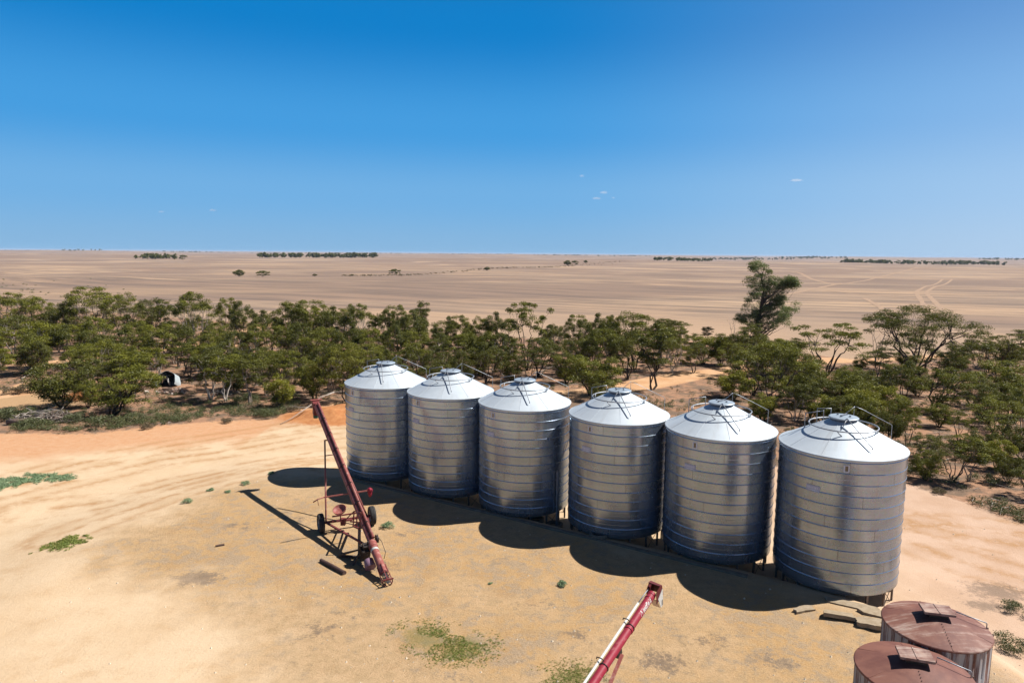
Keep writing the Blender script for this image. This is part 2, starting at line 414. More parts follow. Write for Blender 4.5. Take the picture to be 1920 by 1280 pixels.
# red soil band along the scrub side of the driveway, fading out to the right
setattr_('red', sig(7.5-(yfront-Y), 2.6)*sig(-X+2, 5)*np.clip(sig(Y-34, 2), 0, 1))
setattr_('pink', sig(X-14, 2.5)*(1-sig(sdist(YARD, X, Y), .9)))
g = np.zeros(X.shape)
for P in PATCHES: g = np.maximum(g, sig(sdist(P, X, Y), .22))
setattr_('green', g)
tr = np.zeros(X.shape)
for ln, w in TRACKS: tr = np.maximum(tr, sig(w-ldist(ln, X, Y), .5))
setattr_('track', tr)
st = np.zeros(X.shape)
for (px, py, rx, ry, a) in ((370, 1083, 1.25, .75, .98), (345, 1092, .6, .4, .5), (405, 1072, .7, .4, .6), (560, 975, 2.2, 1.2, .5), (700, 1060, 1.6, .9, .7), (760, 1000, 1.2, .8, .55), (1000, 1130, 1.8, .8, .5), (1330, 1200, 1.5, .9, .55), (1450, 1240, 1.6, .8, .6), (520, 1250, 1.2, .8, .45), (600, 1180, 1.3, .9, .6), (450, 985, 1.6, .8, .6), (660, 1150, 1.2, .6, .5), (1240, 1240, 1.1, .9, .8),
                            (1080, 1190, 1.0, .7, .6), (1170, 1200, .9, .5, .5), (940, 1050, 1.6, .7, .5), (850, 1270, 1.2, .6, .5), (980, 1235, 1.4, .6, .4), (1870, 1110, 1.8, 1.3, .9), (1850, 1135, 1.2, .8, .8)):
    c = gnd(px, py); st = np.maximum(st, a*np.exp(-((X-c[0])/rx)**2-((Y-c[1])/ry)**2))
setattr_('stain', st)
md = np.exp(-((X-MOUND[0]-1)/5)**2-((Y-MOUND[1])/3.2)**2)+np.exp(-((X-MOUND2[0])/2.2)**2-((Y-MOUND2[1])/1.8)**2)
md += .9*np.exp(-((X-gnd(30, 748)[0])/7)**2-((Y-gnd(30, 748)[1])/4)**2)*0
setattr_('mound', np.clip(md*1.3, 0, 1))
sandL = np.exp(-((X-gnd(20, 748)[0])/9)**2-((Y-gnd(20, 748)[1])/5)**2)
setattr_('sandl', np.clip(sandL*1.4, 0, 1))
# wheel ruts sweeping round the yard
RUTS = [W((60, 955), (200, 940), (330, 905), (440, 880), (560, 860), (640, 850)), W((0, 935), (160, 895), (300, 862), (430, 845), (560, 822), (640, 812)),
        W((0, 905), (150, 868), (320, 835), (500, 808), (640, 785)), W((120, 1000), (260, 950), (360, 915), (470, 888), (600, 868)),
        W((1700, 975), (1790, 1000), (1925, 1025)), W((1700, 1010), (1790, 1050), (1925, 1085)), W((1700, 985), (1800, 985), (1925, 1000))]
rt = np.zeros(X.shape)
for ln in RUTS: rt = np.maximum(rt, np.exp(-(ldist(ln, X, Y)/.34)**2)+.8*np.exp(-(np.abs(ldist(ln, X, Y)-1.55)/.30)**2))
setattr_('rut', rt)

t = NT('ground_soil'); pos = t.n('ShaderNodeNewGeometry').outputs['Position']
nA = t.noise(pos, .35, 6, .62); nB = t.noise(pos, 2.2, 5, .65); nC = t.noise(pos, 9, 4, .7); nD = t.noise(pos, 34, 3, .7)
nL = t.noise(pos, .02, 4, .55); nM = t.noise(pos, .09, 4, .6)
def edge(name, amp=.5, lo=.42, hi=.58):
    a = t.attr(name)
    jit = t.math('MULTIPLY', t.math('SUBTRACT', t.math('ADD', t.math('MULTIPLY', nB, .5), t.math('MULTIPLY', nC, .5)), .5), amp)
    # jitter only where the mask is in transition
    return t.step(t.math('ADD', a, t.math('MULTIPLY', jit, t.step(a, .01, .2))), lo, hi)
sand = t.mix(t.step(nA, .35, .65), (.78, .585, .385), (.72, .52, .325))
sand = t.mix(t.math('MULTIPLY', t.step(nB, .5, .75), .35), sand, (.66, .45, .26))
sand = t.mix(t.math('MULTIPLY', t.step(nD, .62, .72), .35), sand, (.40, .25, .14))
nF = t.noise(t.mapping(pos, (1, 1.6, 1), (0, 0, .5)), 16, 4, .75); nH = t.noise(pos, .7, 5, .7)
sand = t.mix(t.math('MULTIPLY', t.step(nF, .46, .32), .35), sand, (.50, .34, .19))
sand = t.mix(t.math('MULTIPLY', t.step(nH, .54, .68), .40), sand, (.62, .41, .225))
red = t.mix(t.step(nB, .3, .7), (.64, .31, .15), (.70, .40, .22))
sand = t.mix(t.math('MULTIPLY', t.step(t.math('ADD', t.attr('red'), t.math('MULTIPLY', t.math('SUBTRACT', nA, .5), .7)), .25, .8), .85), sand, red)
pinks = t.mix(t.step(nA, .35, .65), (.70, .485, .35), (.62, .41, .28))
sand = t.mix(t.attr('pink'), sand, pinks)
rutf = t.math('MULTIPLY', t.attr('rut'), t.math('MULTIPLY', t.step(nB, .30, .55), t.step(nA, .38, .55)))
sand = t.mix(t.math('MULTIPLY', rutf, .85), sand, (.50, .275, .12))
nE = t.noise(pos, 1.1, 6, .72); nG = t.noise(pos, .22, 3, .6)
straw = t.mix(t.step(nG, .40, .60), (.64, .43, .24), (.59, .365, .165))
straw = t.mix(t.step(nB, .40, .62), straw, (.53, .36, .195))
grey = t.math('MULTIPLY', t.step(t.math('ADD', nE, t.math('MULTIPLY', t.math('SUBTRACT', nG, .5), .5)), .50, .62), .80)
straw = t.mix(t.math('MULTIPLY', t.step(t.noise(pos, .45, 5, .68), .52, .64), .50), straw, (.46, .285, .14))
straw = t.mix(grey, straw, t.mix(t.step(nC, .4, .6), (.40, .29, .19), (.48, .365, .25)))
straw = t.mix(t.math('MULTIPLY', t.step(nF, .50, .66), .60), straw, (.64, .465, .275))
straw = t.mix(t.math('MULTIPLY', t.step(nF, .48, .34), .55), straw, (.30, .205, .115))
straw = t.mix(t.math('MULTIPLY', t.step(nC, .56, .70), .40), straw, (.33, .235, .14))
stn = t.step(t.math('ADD', t.attr('stain'), t.math('ADD', t.math('MULTIPLY', t.math('SUBTRACT', nC, .5), 1.0), t.math('MULTIPLY', t.math('SUBTRACT', nB, .5), 1.3))), .38, .80)
straw = t.mix(t.math('MULTIPLY', stn, .80), straw, t.mix(nF, (.17, .125, .095), (.27, .20, .15)))
yardf = t.step(t.math('ADD', t.attr('yard'), t.math('MULTIPLY', t.math('SUBTRACT', nA, .5), .9)), .25, .75)
col = t.mix(yardf, sand, straw)
col = t.mix(t.math('MULTIPLY', t.math('MULTIPLY', stn, t.attr('pink')), .7), col, (.20, .15, .115))
gf = t.step(t.math('ADD', t.attr('green'), t.math('MULTIPLY', t.math('SUBTRACT', nC, .5), 1.1)), .45, .95)
col = t.mix(t.math('MULTIPLY', gf, .6), col, (.20, .19, .06))
soil = t.mix(t.step(nB, .35, .65), (.50, .285, .175), (.42, .235, .14))
soil = t.mix(t.step(t.noise(pos, .55, 5, .65), .44, .58), soil, (.24, .165, .115))
soil = t.mix(t.math('MULTIPLY', t.step(nC, .5, .68), .6), soil, (.15, .11, .08))
col = t.mix(edge('scrub', .9), col, soil)
col = t.mix(edge('sandl', .5, .4, .7), col, t.mix(nB, (.58, .38, .21), (.50, .31, .16)))
trk = t.mix(t.step(nA, .35, .65), (.74, .47, .27), (.66, .37, .19))
col = t.mix(edge('track', .7), col, trk)
col = t.mix(edge('mound', .5, .35, .6), col, t.mix(t.step(nB, .35, .65), (.66, .30, .12), (.54, .22, .085)))
# fields
sep = t.n('ShaderNodeSeparateXYZ'); t.lk(pos, sep.inputs[0])
q = t.math('ADD', t.math('ADD', sep.outputs[1], t.math('MULTIPLY', sep.outputs[0], .42)), t.math('MULTIPLY', t.math('SUBTRACT', t.noise(pos, .004, 1, .3), .5), 110))
cb = t.n('ShaderNodeCombineXYZ'); t.lk(t.math('MULTIPLY', sep.outputs[0], .012), cb.inputs[0]); t.lk(t.math('MULTIPLY', q, .10), cb.inputs[1])
s1 = t.noise(cb.outputs[0], 1.0, 5, .68)
cb2 = t.n('ShaderNodeCombineXYZ'); t.lk(t.math('MULTIPLY', sep.outputs[0], .03), cb2.inputs[0]); t.lk(t.math('MULTIPLY', q, .55), cb2.inputs[1])
s2 = t.noise(cb2.outputs[0], 1.0, 3, .6)
dist = t.math('SQRT', t.math('ADD', t.math('MULTIPLY', sep.outputs[0], sep.outputs[0]), t.math('MULTIPLY', sep.outputs[1], sep.outputs[1])))
fld = t.mix(t.step(nL, .38, .62), (.54, .365, .235), (.44, .31, .215))
stripe = t.step(t.math('ADD', t.math('MULTIPLY', s1, .60), t.math('MULTIPLY', s2, .50)), .48, .64)
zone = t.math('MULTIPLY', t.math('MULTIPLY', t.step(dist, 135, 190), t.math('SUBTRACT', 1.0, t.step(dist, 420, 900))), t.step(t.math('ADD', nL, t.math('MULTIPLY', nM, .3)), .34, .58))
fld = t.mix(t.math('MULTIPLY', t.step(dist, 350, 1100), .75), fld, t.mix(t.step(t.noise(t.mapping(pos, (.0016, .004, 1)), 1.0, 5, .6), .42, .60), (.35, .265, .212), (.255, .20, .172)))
bigp = t.noise(t.mapping(pos, (.0045, .011, 1), (0, 0, .35)), 1.0, 4, .55)
fld = t.mix(t.math('MULTIPLY', t.math('MULTIPLY', t.step(bigp, .46, .56), t.step(dist, 130, 190)), .75), fld, (.30, .205, .155))
fld = t.mix(t.math('MULTIPLY', t.step(bigp, .43, .36), .6), fld, (.62, .43, .275))
fld = t.mix(t.math('MULTIPLY', stripe, t.math('MULTIPLY', zone, .80)), fld, (.175, .135, .115))
fld = t.mix(t.math('MULTIPLY', t.step(s2, .5, .75), .22), fld, (.27, .19, .14))
fld = t.mix(t.math('MULTIPLY', t.step(t.noise(t.mapping(pos, (.004, .012, 1), (0, 0, .15)), 1.0, 4, .6), .58, .70), .5), fld, (.50, .34, .22))
fld = t.mix(t.math('MULTIPLY', t.step(nC, .55, .7), .18), fld, (.24, .16, .10))
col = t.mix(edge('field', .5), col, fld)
hb = t.math('ADD', t.math('MULTIPLY', nC, .5), t.math('ADD', t.math('MULTIPLY', nD, .35), t.math('ADD', t.math('MULTIPLY', nB, .6), t.math('MULTIPLY', t.math('MULTIPLY', nF, yardf), .8))))
ground = link('ground', None if False else me); ground['kind'] = 'structure'; ground['label'] = 'sandy farm ground running out to bare fields'
me.materials.append(t.done(t.bsdf(t.mix(1.0, col, (.62, .62, .62), 'MULTIPLY'), .95, 0, t.bump(hb, .7, .06), .1)))

# pale wheel tracks across the far paddock, laid as thin ribbons on the soil
def ribbon(name, pts, w, mat, label, lift=.05):
    P = [np.array(p) for p in pts]; out = []
    fine = []
    for i in range(len(P)-1):
        n = max(2, int(np.linalg.norm(P[i+1]-P[i])/6))
        for k in range(n): fine.append(P[i]+(P[i+1]-P[i])*k/n)
    fine.append(P[-1]); fine = np.array(fine)
    for _ in range(6): fine[1:-1] = (fine[:-2]+2*fine[1:-1]+fine[2:])/4
    mb = MB(); vs = []; fs = []
    for i, p in enumerate(fine):
        d = fine[min(i+1, len(fine)-1)]-fine[max(i-1, 0)]; d /= np.linalg.norm(d)+1e-9
        nn = np.array((-d[1], d[0]))
        ww = w*(.8+.4*random.random())
        for s_ in (-.5, 0, .5):
            a = p+nn*ww*s_; vs.append((a[0], a[1], hz(*a)+lift))
    for i in range(len(fine)-1):
        for j in (0, 1): fs.append((i*3+j, i*3+j+1, i*3+j+4, i*3+j+3))
    mb.add(vs, fs, True); o = mb.build(name, mat); o['kind'] = 'structure'; o['label'] = label
    return o
random.seed(5)
tm = NT('pale_wheel_track'); tp = tm.n('ShaderNodeNewGeometry').outputs['Position']
tn = tm.noise(tp, .3, 5, .7)
M['track'] = tm.done(tm.bsdf(tm.mix(tm.step(tn, .3, .7), (.31, .21, .145), (.26, .18, .12)), .95, 0, None, .1))
for pts, w in (([(1440, 560), (1500, 548), (1560, 532), (1605, 520), (1660, 512), (1720, 505)], 2.6), ([(1460, 503), (1500, 508), (1545, 521), (1570, 530)], 3.2),
               ([(1768, 517), (1735, 535), (1716, 548), (1726, 562), (1738, 585)], 1.6), ([(1786, 517), (1752, 536), (1735, 549), (1748, 562), (1775, 590), (1790, 604)], 1.6),
               ([(1620, 560), (1650, 575), (1668, 595), (1690, 612)], 1.6), ([(1550, 545), (1640, 556), (1720, 562), (1800, 566)], 1.5)):
    ribbon('wheel_track', [gnd(*p) for p in pts], w, M['track'], 'pale wheel track across the bare paddock')

# ------------------------------------------------------------------ silos
ZB, ZE, RB = .97, 6.50, 2.46
def P3(r, a, z): return Vector((r*math.cos(R_(a)), r*math.sin(R_(a)), z))
def zroof(r): return ZE+(2.5-r)*.525
def make_silo():
    root = thing('grain_silo', '', 'silo')
    prof = [(RB-.03, ZB-.02), (RB, ZB)]
    ribs = [ZE-.13-.452*k for k in range(12)]
    for z in sorted(ribs):
        zm = z-.226
        if zm > ZB+.1: prof += [(RB, zm-.021), (RB, zm-.014), (RB-.004, zm), (RB, zm+.014), (RB, zm+.021)]
        prof += [(RB, z-.038), (RB, z-.028), (RB+.013, z-.023), (RB+.020, z-.006), (RB+.016, z+.010), (RB+.003, z+.022), (RB, z+.026), (RB, z+.036)]
    prof += [(RB, ZE-.03), (RB, ZE)]
    mb = MB(); mb.lathe(prof, 128); mb.build('body', M['galv'], root, sharp=60)
    # conical hopper floor under the barrel
    mb = MB(); mb.lathe([(RB-.04, ZB), (RB-.06, ZB-.05), (.35, .34), (.30, .26), (.0, .26)], 64); mb.build('hopper', M['steel'], root, sharp=30)
    # roof with rolled eave and raised radial laps
    mb = MB(); mb.lathe([(2.47, ZE-.05), (2.505, ZE-.045), (2.515, ZE), (2.5, ZE+.022), (2.40, zroof(2.40)), (.52, zroof(.52))], 96)
    for k in range(10):
        a = 36*k+11
        mb.beam(P3(2.47, a, zroof(2.47)+.004), P3(.56, a, zroof(.56)+.004), .03, .012)
    rf = mb.build('roof', M['roof'], root, sharp=30)
    zc = zroof(.52)
    mb = MB(); mb.lathe([(.525, zc-.05), (.525, zc+.10)], 40); mb.build('cap_collar', M['dark'], root)
    mb = MB(); mb.lathe([(.53, zc+.09), (.585, zc+.092), (.59, zc+.125), (.56, zc+.15), (.20, zc+.185), (0, zc+.19)], 40)
    lid = mb.build('cap_lid', M['lid'], root, sharp=30)
    mb = MB()
    for a in (40, 130, 220, 310):
        mb.beam(P3(.26, a, zc+.17), P3(.26, a, zc+.24), .06, .06)
    mb.beam(P3(.26, 40, zc+.235), P3(.26, 220, zc+.235), .05, .03)
    mb.build('lid_handle', M['steel'], lid)
    zr = 7.33; rr = 1.34
    mb = MB(); mb.tube([P3(rr, 5*k, zr) for k in range(72)], .026, 8, closed=True); ring = mb.build('guard_ring', M['steel'], root)
    for a in (-125, -35, 55, 145):
        mb = MB(); mb.tube([P3(rr, a, zr), P3(rr-.02, a+3, zr-.10), P3(rr-.05, a+8, zroof(rr-.05)-.01)], .022, 6); mb.build('ring_stay', M['steel'], ring)
    # hatch lever lying off the cap
    mb = MB(); mb.tube([P3(.55, -106, zc+.16), P3(.62, -104, zc+.20), P3(2.02, -84, zroof(2.02)+.16), P3(2.06, -84, zroof(2.06)+.10)], .024, 6)
    mb.tube([P3(.62, -104, zc+.20), P3(.95, -119, zroof(.95)+.03)], .016, 6)
    mb.build('hatch_lever', M['steel'], root)
    # ladder hand rail running from the cap down to a post at the far eave
    A = 14
    mb = MB(); mb.tube([P3(.75, 35, zroof(.75)), P3(.72, 30, zroof(.7)+.60), P3(.9, A, zroof(.9)+.62), P3(2.46, A, ZE+.70), P3(2.49, A, ZE+.67), P3(2.49, A, ZE-1.2)], .011, 6)
    mb.tube([P3(.72, 30, zroof(.7)+.60), P3(.45, 60, zc+.15)], .013, 6)
    mb.build('ladder_rail', M['steel'], root)
    mb = MB(); mb.tube([P3(1.5, 150, zroof(1.5)), P3(1.5, 150, zroof(1.5)+.62), P3(.86, 130, zroof(.86)+.42), P3(.86, 130, zroof(.86))], .022, 6)
    mb.build('hand_rail', M['steel'], root)
    # gauge window and name plate
    def curved(a0, a1, z0, z1, r, th, mb):
        n = 6; vs = []
        for k in range(n+1):
            a = a0+(a1-a0)*k/n
            vs += [P3(r, a, z0), P3(r, a, z1), P3(r+th, a, z0), P3(r+th, a, z1)]
        fs = []
        for k in range(n):
            i = k*4; j = i+4
            fs += [(i+2, j+2, j+3, i+3), (i, i+1, j+1, j), (i+1, i+3, j+3, j+1), (i, j, j+2, i+2)]
        fs += [(0, 2, 3, 1), (n*4, n*4+1, n*4+3, n*4+2)]
        mb.add(vs, fs)
    mb = MB()
    curved(-134.4, -133.3, ZE-.50, ZE-.22, RB, .02, mb); curved(-130.7, -129.6, ZE-.50, ZE-.22, RB, .02, mb)
    curved(-133.3, -130.7, ZE-.25, ZE-.22, RB, .02, mb); curved(-133.3, -130.7, ZE-.50, ZE-.47, RB, .02, mb)
    gw = mb.build('gauge_window', M['letter'], root)
    mb = MB(); curved(-133.2, -130.8, ZE-.468, ZE-.252, RB, .008, mb); mb.build('pane', M['glass'], gw)
    zp = ZE-1.40
    mb = MB(); curved(-143, -130, zp-.13, zp+.14, RB+.002, .012, mb); pl = mb.build('name_plate', M['plate'], root)
    mb = MB(); a = -141.8
    for w_ in (1.2, .9, 1.3, 1.0, .8, 1.2, 1.0):        # worn illegible lettering
        curved(a, a+w_*.8, zp+.0, zp+.08, RB+.0145, .003, mb); a += w_*1.08+.35
    curved(-141.4, -131.8, zp-.075, zp-.05, RB+.0145, .003, mb)
    mb.build('lettering', M['letter'], pl)
    for k in range(16):
        a = 22.5*k+8
        mb = MB(); mb.beam(P3(2.30, a, 0), P3(2.30, a, ZB+.0), .08, .08, up=P3(1, a, 0)); mb.box(P3(2.30, a, .03), (.2, .2, .02))
        mb.build('leg', M['leg'], root)
    for k in (0, 2, 5, 8, 10, 13):
        mb = MB(); a, b = 22.5*k+8, 22.5*k+30.5
        mb.tube([P3(2.28, a, .08), P3(2.28, b, ZB-.06)], .014, 5); mb.tube([P3(2.31, b, .08), P3(2.31, a, ZB-.06)], .014, 5)
        mb.build('cross_brace', M['leg'], root)
    return root
silo_labels = [
    'galvanised grain silo at the far end of the row, beside the long leaning auger',
    'galvanised grain silo, second along the row from the leaning auger',
    'galvanised grain silo with a stay post on its lower wall, third from the leaning auger',
    'galvanised grain silo with a bare handrail loop beside its cap, third from the rusty tanks',
    'galvanised grain silo second along the row from the rusty tanks',
    'largest looking galvanised grain silo, end of the row next to the two rusty tanks']
proto = make_silo()
silos = []
for i, (x, y) in enumerate(SILOS):
    s_ = proto if i == 0 else dup(proto)
    s_.location = (x, y, 0); silos.append(s_)
    tag(s_, silo_labels[i], 'silo', 'row of galvanised grain silos')
    for ch in s_.children:
        if i == 5 and ch.name.startswith('gauge_window'): ch.rotation_euler.z = R_(21)
        if i == 5 and ch.name.startswith('name_plate'): ch.rotation_euler.z = R_(-2)
s_ = silos[2]
mb = MB(); a = -48; mb.beam(P3(2.58, a, .02), P3(2.58, a, 3.3), .11, .08, up=P3(1, a, 0)); mb.beam(P3(2.48, a, 3.1), P3(2.6, a, 3.1), .06, .06); mb.beam(P3(2.48, a, 1.3), P3(2.6, a, 1.3), .06, .06)
mb.tube([P3(2.58, a, 3.25), P3(2.53, -24, 4.6)], .016, 5)
mb.build('stay_post', M['steel'], s_)
mb = MB(); mb.tube([P3(1.1, 135, zroof(1.1)), P3(1.1, 135, zroof(1.1)+.62), P3(.62, 118, zroof(.62)+.42), P3(.62, 118, zroof(.62))], .022, 6)
mb.build('hand_rail', M['steel'], silos[5])

# concrete footing strip the silo row stands on
d = Vector((4.39, -2.661, 0)).normalized(); nrm = Vector((-d.y, d.x, 0))
for i, (x, y) in enumerate(SILOS):
    mb = MB(); mb.lathe([(2.44, -.1), (2.44, .02), (2.42, .035), (0, .035)], 48)
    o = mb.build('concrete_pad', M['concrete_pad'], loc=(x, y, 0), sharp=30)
    tag(o, 'round concrete pad under the %s' % ('silo beside the leaning auger', 'second silo from the leaning auger', 'third silo from the leaning auger, with the stay post', 'third silo from the rusty tanks', 'second silo from the rusty tanks', 'silo next to the rusty tanks')[i], 'concrete pad', 'pads under the silos')
for i, s_ in enumerate(silos):      # silos stand on the pads
    for ch in s_.children: pass
a = Vector((SILOS[0][0], SILOS[0][1], 0))-d*1.0-nrm*2.75; b = Vector((SILOS[5][0], SILOS[5][1], 0))-d*3.0-nrm*2.75
mb = MB(); mb.beam((a.x, a.y, YZ+.0), (b.x, b.y, YZ+.0), .20, .16)
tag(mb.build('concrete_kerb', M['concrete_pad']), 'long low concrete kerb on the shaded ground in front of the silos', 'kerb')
for k, (px, py, lb) in enumerate(((1005, 976, 'third silo'), (1122, 1011, 'fourth silo'), (1040, 986, 'gap after the third silo'))):
    x, y = gnd(px, py)
    mb = MB(); mb.lathe([(.44, 0), (.44, .14), (.40, .17), (.32, .17), (.29, .13), (.29, 0)], 28)
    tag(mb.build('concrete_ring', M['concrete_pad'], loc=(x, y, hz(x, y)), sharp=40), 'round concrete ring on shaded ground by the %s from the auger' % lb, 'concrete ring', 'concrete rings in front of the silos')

# ------------------------------------------------------------------ old auger
def wheel(parent, c, axis_, r, w):
    q = Vector(axis_).to_track_quat('Z', 'Y').to_matrix()
    MM = Matrix.Translation(Vector(c)) @ q.to_4x4()
    mb = MB(); mb.lathe([(r*.58, -w*.42), (r*.8, -w*.5), (r*.94, -w*.44), (r, -w*.25), (r, -w*.06), (r*.975, -w*.05), (r*.975, w*.05), (r, w*.06), (r, w*.25), (r*.94, w*.44), (r*.8, w*.5), (r*.58, w*.42)], 32, MM)
    e = bpy.data.objects.new('wheel', None); COL.objects.link(e); e.parent = parent; e.empty_display_size = .1
    mb.build('tyre', M['rubber'], e, sharp=45)
    mb = MB(); mb.lathe([(r*.6, -w*.40), (r*.56, -w*.36), (r*.5, -w*.1), (r*.22, -w*.02), (0, -w*.02)], 24, MM); mb.lathe([(0, w*.02), (r*.22, w*.02), (r*.5, w*.1), (r*.56, w*.36), (r*.6, w*.40)], 24, MM)
    mb.lathe([(0, -w*.3), (r*.12, -w*.3), (r*.14, 0), (r*.12, w*.3), (0, w*.3)], 12, MM)
    mb.build('rim', M['rim'], e, sharp=40)
lo = Vector((-4.99, 26.38, YZ+.14)); top = Vector((-11.20, 38.28, 5.78))
e3 = (top-lo); AL = e3.length; e3.normalize()
dh = Vector((e3.x, e3.y, 0)).normalized(); sd = Vector((-dh.y, dh.x, 0)); sd = -sd   # sd points to the right of the picture
upv = sd.cross(e3); upv = upv if upv.z > 0 else -upv
AT = lambda s, a=0, b=0: lo+e3*s+sd*a+upv*b
org = Vector((-8.05, 32.2, YZ))
root = thing('grain_auger', 'long faded red grain auger leaning up on two black tyres beside the silo row', 'grain auger', org)
def ap(mb, name, mat, parent=root, **k):
    mb.v = [tuple(Vector(p)-org) for p in mb.v]; return mb.build(name, mat, parent, **k)
mb = MB(); mb.tube([AT(.55), AT(2.2)], .165, 16); mb.tube([AT(2.10), AT(2.40)], .20, 16); mb.tube([AT(2.2), AT(AL)], .15, 16)
mb.tube([AT(1.98), AT(2.12)], .185, 16)
tube = ap(mb, 'auger_tube', M['faded_red'], sharp=40)
mb = MB(); mb.tube([AT(1.86), AT(1.98)], .176, 16); ap(mb, 'white_band', M['white'], tube)
mb = MB(); mb.tube([AT(2.5, .07, .215), AT(AL-.3, .07, .215)], .065, 10); ap(mb, 'drive_shaft_guard', M['faded_red'])
for k in range(7):
    s = 3.5+k*1.46
    mb = MB(); mb.tube([AT(s, -.15, -.02), AT(s, -.12, .1), AT(s, -.03, .25), AT(s, .06, .28), AT(s, .14, .24), AT(s, .16, .05)], .018, 5); mb.box(AT(s, .06, .275), (.07, .05, .05))
    ap(mb, 'clamp', M['black_steel'])
mb = MB()   # intake cage bars around the exposed screw
for a in (30, 100, 180, 260, 330):
    o_ = lambda r, q: AT(q, r*math.cos(R_(a)), r*math.sin(R_(a)))
    mb.beam(o_(.18, .95), o_(.21, -.02), .035, .025)
mb.tube([AT(.02, .21*math.cos(k*.5236), .21*math.sin(k*.5236)) for k in range(12)], .022, 5, closed=True)
mb.tube([AT(.45, .20*math.cos(k*.5236), .20*math.sin(k*.5236)) for k in range(12)], .018, 5, closed=True)
mb.beam(AT(.0, -.22, .18), AT(.0, .22, .18), .05, .05)
cage = ap(mb, 'intake_cage', M['old_red'])
mb = MB(); mb.tube([AT(-.05), AT(.6)], .03, 6)
vs = []; fs = []
for k in range(49):
    q = -.02+.6*k/48; a = k*2*math.pi*3.2/48
    vs += [AT(q, .03*math.cos(a), .03*math.sin(a)), AT(q, .13*math.cos(a), .13*math.sin(a))]
for k in range(48): fs.append((2*k, 2*k+1, 2*k+3, 2*k+2))
mb.add(vs, fs, True); ap(mb, 'screw', M['steel'], cage)
# discharge head
mb = MB(); RM = Matrix((sd, e3, upv)).transposed()
mb.box(AT(AL-.02, 0, -.02), (.36, .46, .36), RM); mb.box(AT(AL-.15, 0, -.38), (.32, .34, .42), RM)
ap(mb, 'discharge_head', M['old_red'])
mb = MB(); mb.box(AT(AL+.1, .02, .20), (.62, .10, .05), RM); ap(mb, 'head_bracket', M['faded_red'])
mb = MB(); c = AT(AL-.12, 0, -.62); mb.lathe([(.14, -.22), (.15, 0), (.15, .2)], 12, Matrix.Translation(c)); ap(mb, 'spout_sock', m_plain('green_canvas', (.03, .09, .06), (.04, .11, .08), .9))
# undercarriage
hubs = [Vector((-9.19, 31.70, YZ+.46)), Vector((-6.93, 32.75, YZ+.46))]
ax = (hubs[1]-hubs[0]).normalized()
for h_, sg in ((hubs[0], -1), (hubs[1], 1)): wheel(root, h_-org, ax, .47, .28)
inn = [hubs[0]+ax*.24, hubs[1]-ax*.24]
mb = MB(); mb.beam(inn[0]-ax*.2, inn[1]+ax*.2, .10, .10); mb.beam(inn[0]+Vector((0, 0, .25))+ax*.3, inn[1]+Vector((0, 0, .25))-ax*.5, .06, .06); ap(mb, 'axle', M['old_red'])
hi = AT(10.7, 0, -.12)
for k, p in enumerate(inn):
    q = hi+sd*(-.24 if k == 0 else .22)
    mb = MB(); mb.tube([p, q], .042, 8); ap(mb, 'lift_arm', M['faded_red'])
    mb = MB(); mb.beam(p, AT(2.5, -.12 if k == 0 else .12, -.24), .09, .07); ap(mb, 'tow_arm', M['old_red'])
mb = MB(); mb.beam(hi+sd*-.28, hi+sd*.2, .05, .05); m_ = inn[0].lerp(hi+sd*-.22, .80); mb.beam(m_, m_+sd*.46, .04, .04); ap(mb, 'arm_tie', M['old_red'])
# cross bar with a hanging drive head
mb = MB(); cbp = AT(6.2, 0, -.21); mb.beam(cbp-sd*1.25, cbp+sd*.95, .055, .055); mb.tube([cbp-sd*1.25, cbp-sd*1.5+Vector((0, 0, -.04)), cbp-sd*1.75+Vector((0, 0, -.16))], .03, 6); mb.tube([cbp-sd*1.55, cbp-sd*1.5+Vector((0, 0, -.35))], .015, 5)
ap(mb, 'cross_bar', M['faded_red'])
mb = MB(); c = cbp+sd*.97; mb.tube([c+Vector((0, 0, .12)), c+Vector((0, 0, .05)), c-Vector((0, 0, .2)), c-Vector((0, 0, .33))], [.06, .11, .10, .05], 10); mb.box(c+Vector((0, 0, .0)), (.24, .16, .10)); ap(mb, 'winch_head', M['bright_red'])
# seat on its post
sp = Vector((-8.27, 31.83, YZ))
mb = MB(); mb.tube([sp+Vector((0, 0, .55)), sp+Vector((0, 0, 1.0))], .03, 6); mb.beam(sp+Vector((-.3, -.1, .55)), sp+Vector((.5, .25, .5)), .16, .06); mb.beam(sp+Vector((.1, .1, .3)), sp+Vector((.1, .1, .62)), .22, .22); ap(mb, 'seat_post', M['old_red'])
mb = MB(); mb.lathe([(0, .0), (.19, .015), (.29, .07), (.33, .18), (.31, .185), (.26, .10), (.17, .045), (0, .03)], 20, Matrix.Translation(sp+Vector((0, 0, 1.0))) @ Euler((R_(25), R_(-8), 0)).to_matrix().to_4x4()); ap(mb, 'seat', M['faded_red'], sharp=40)
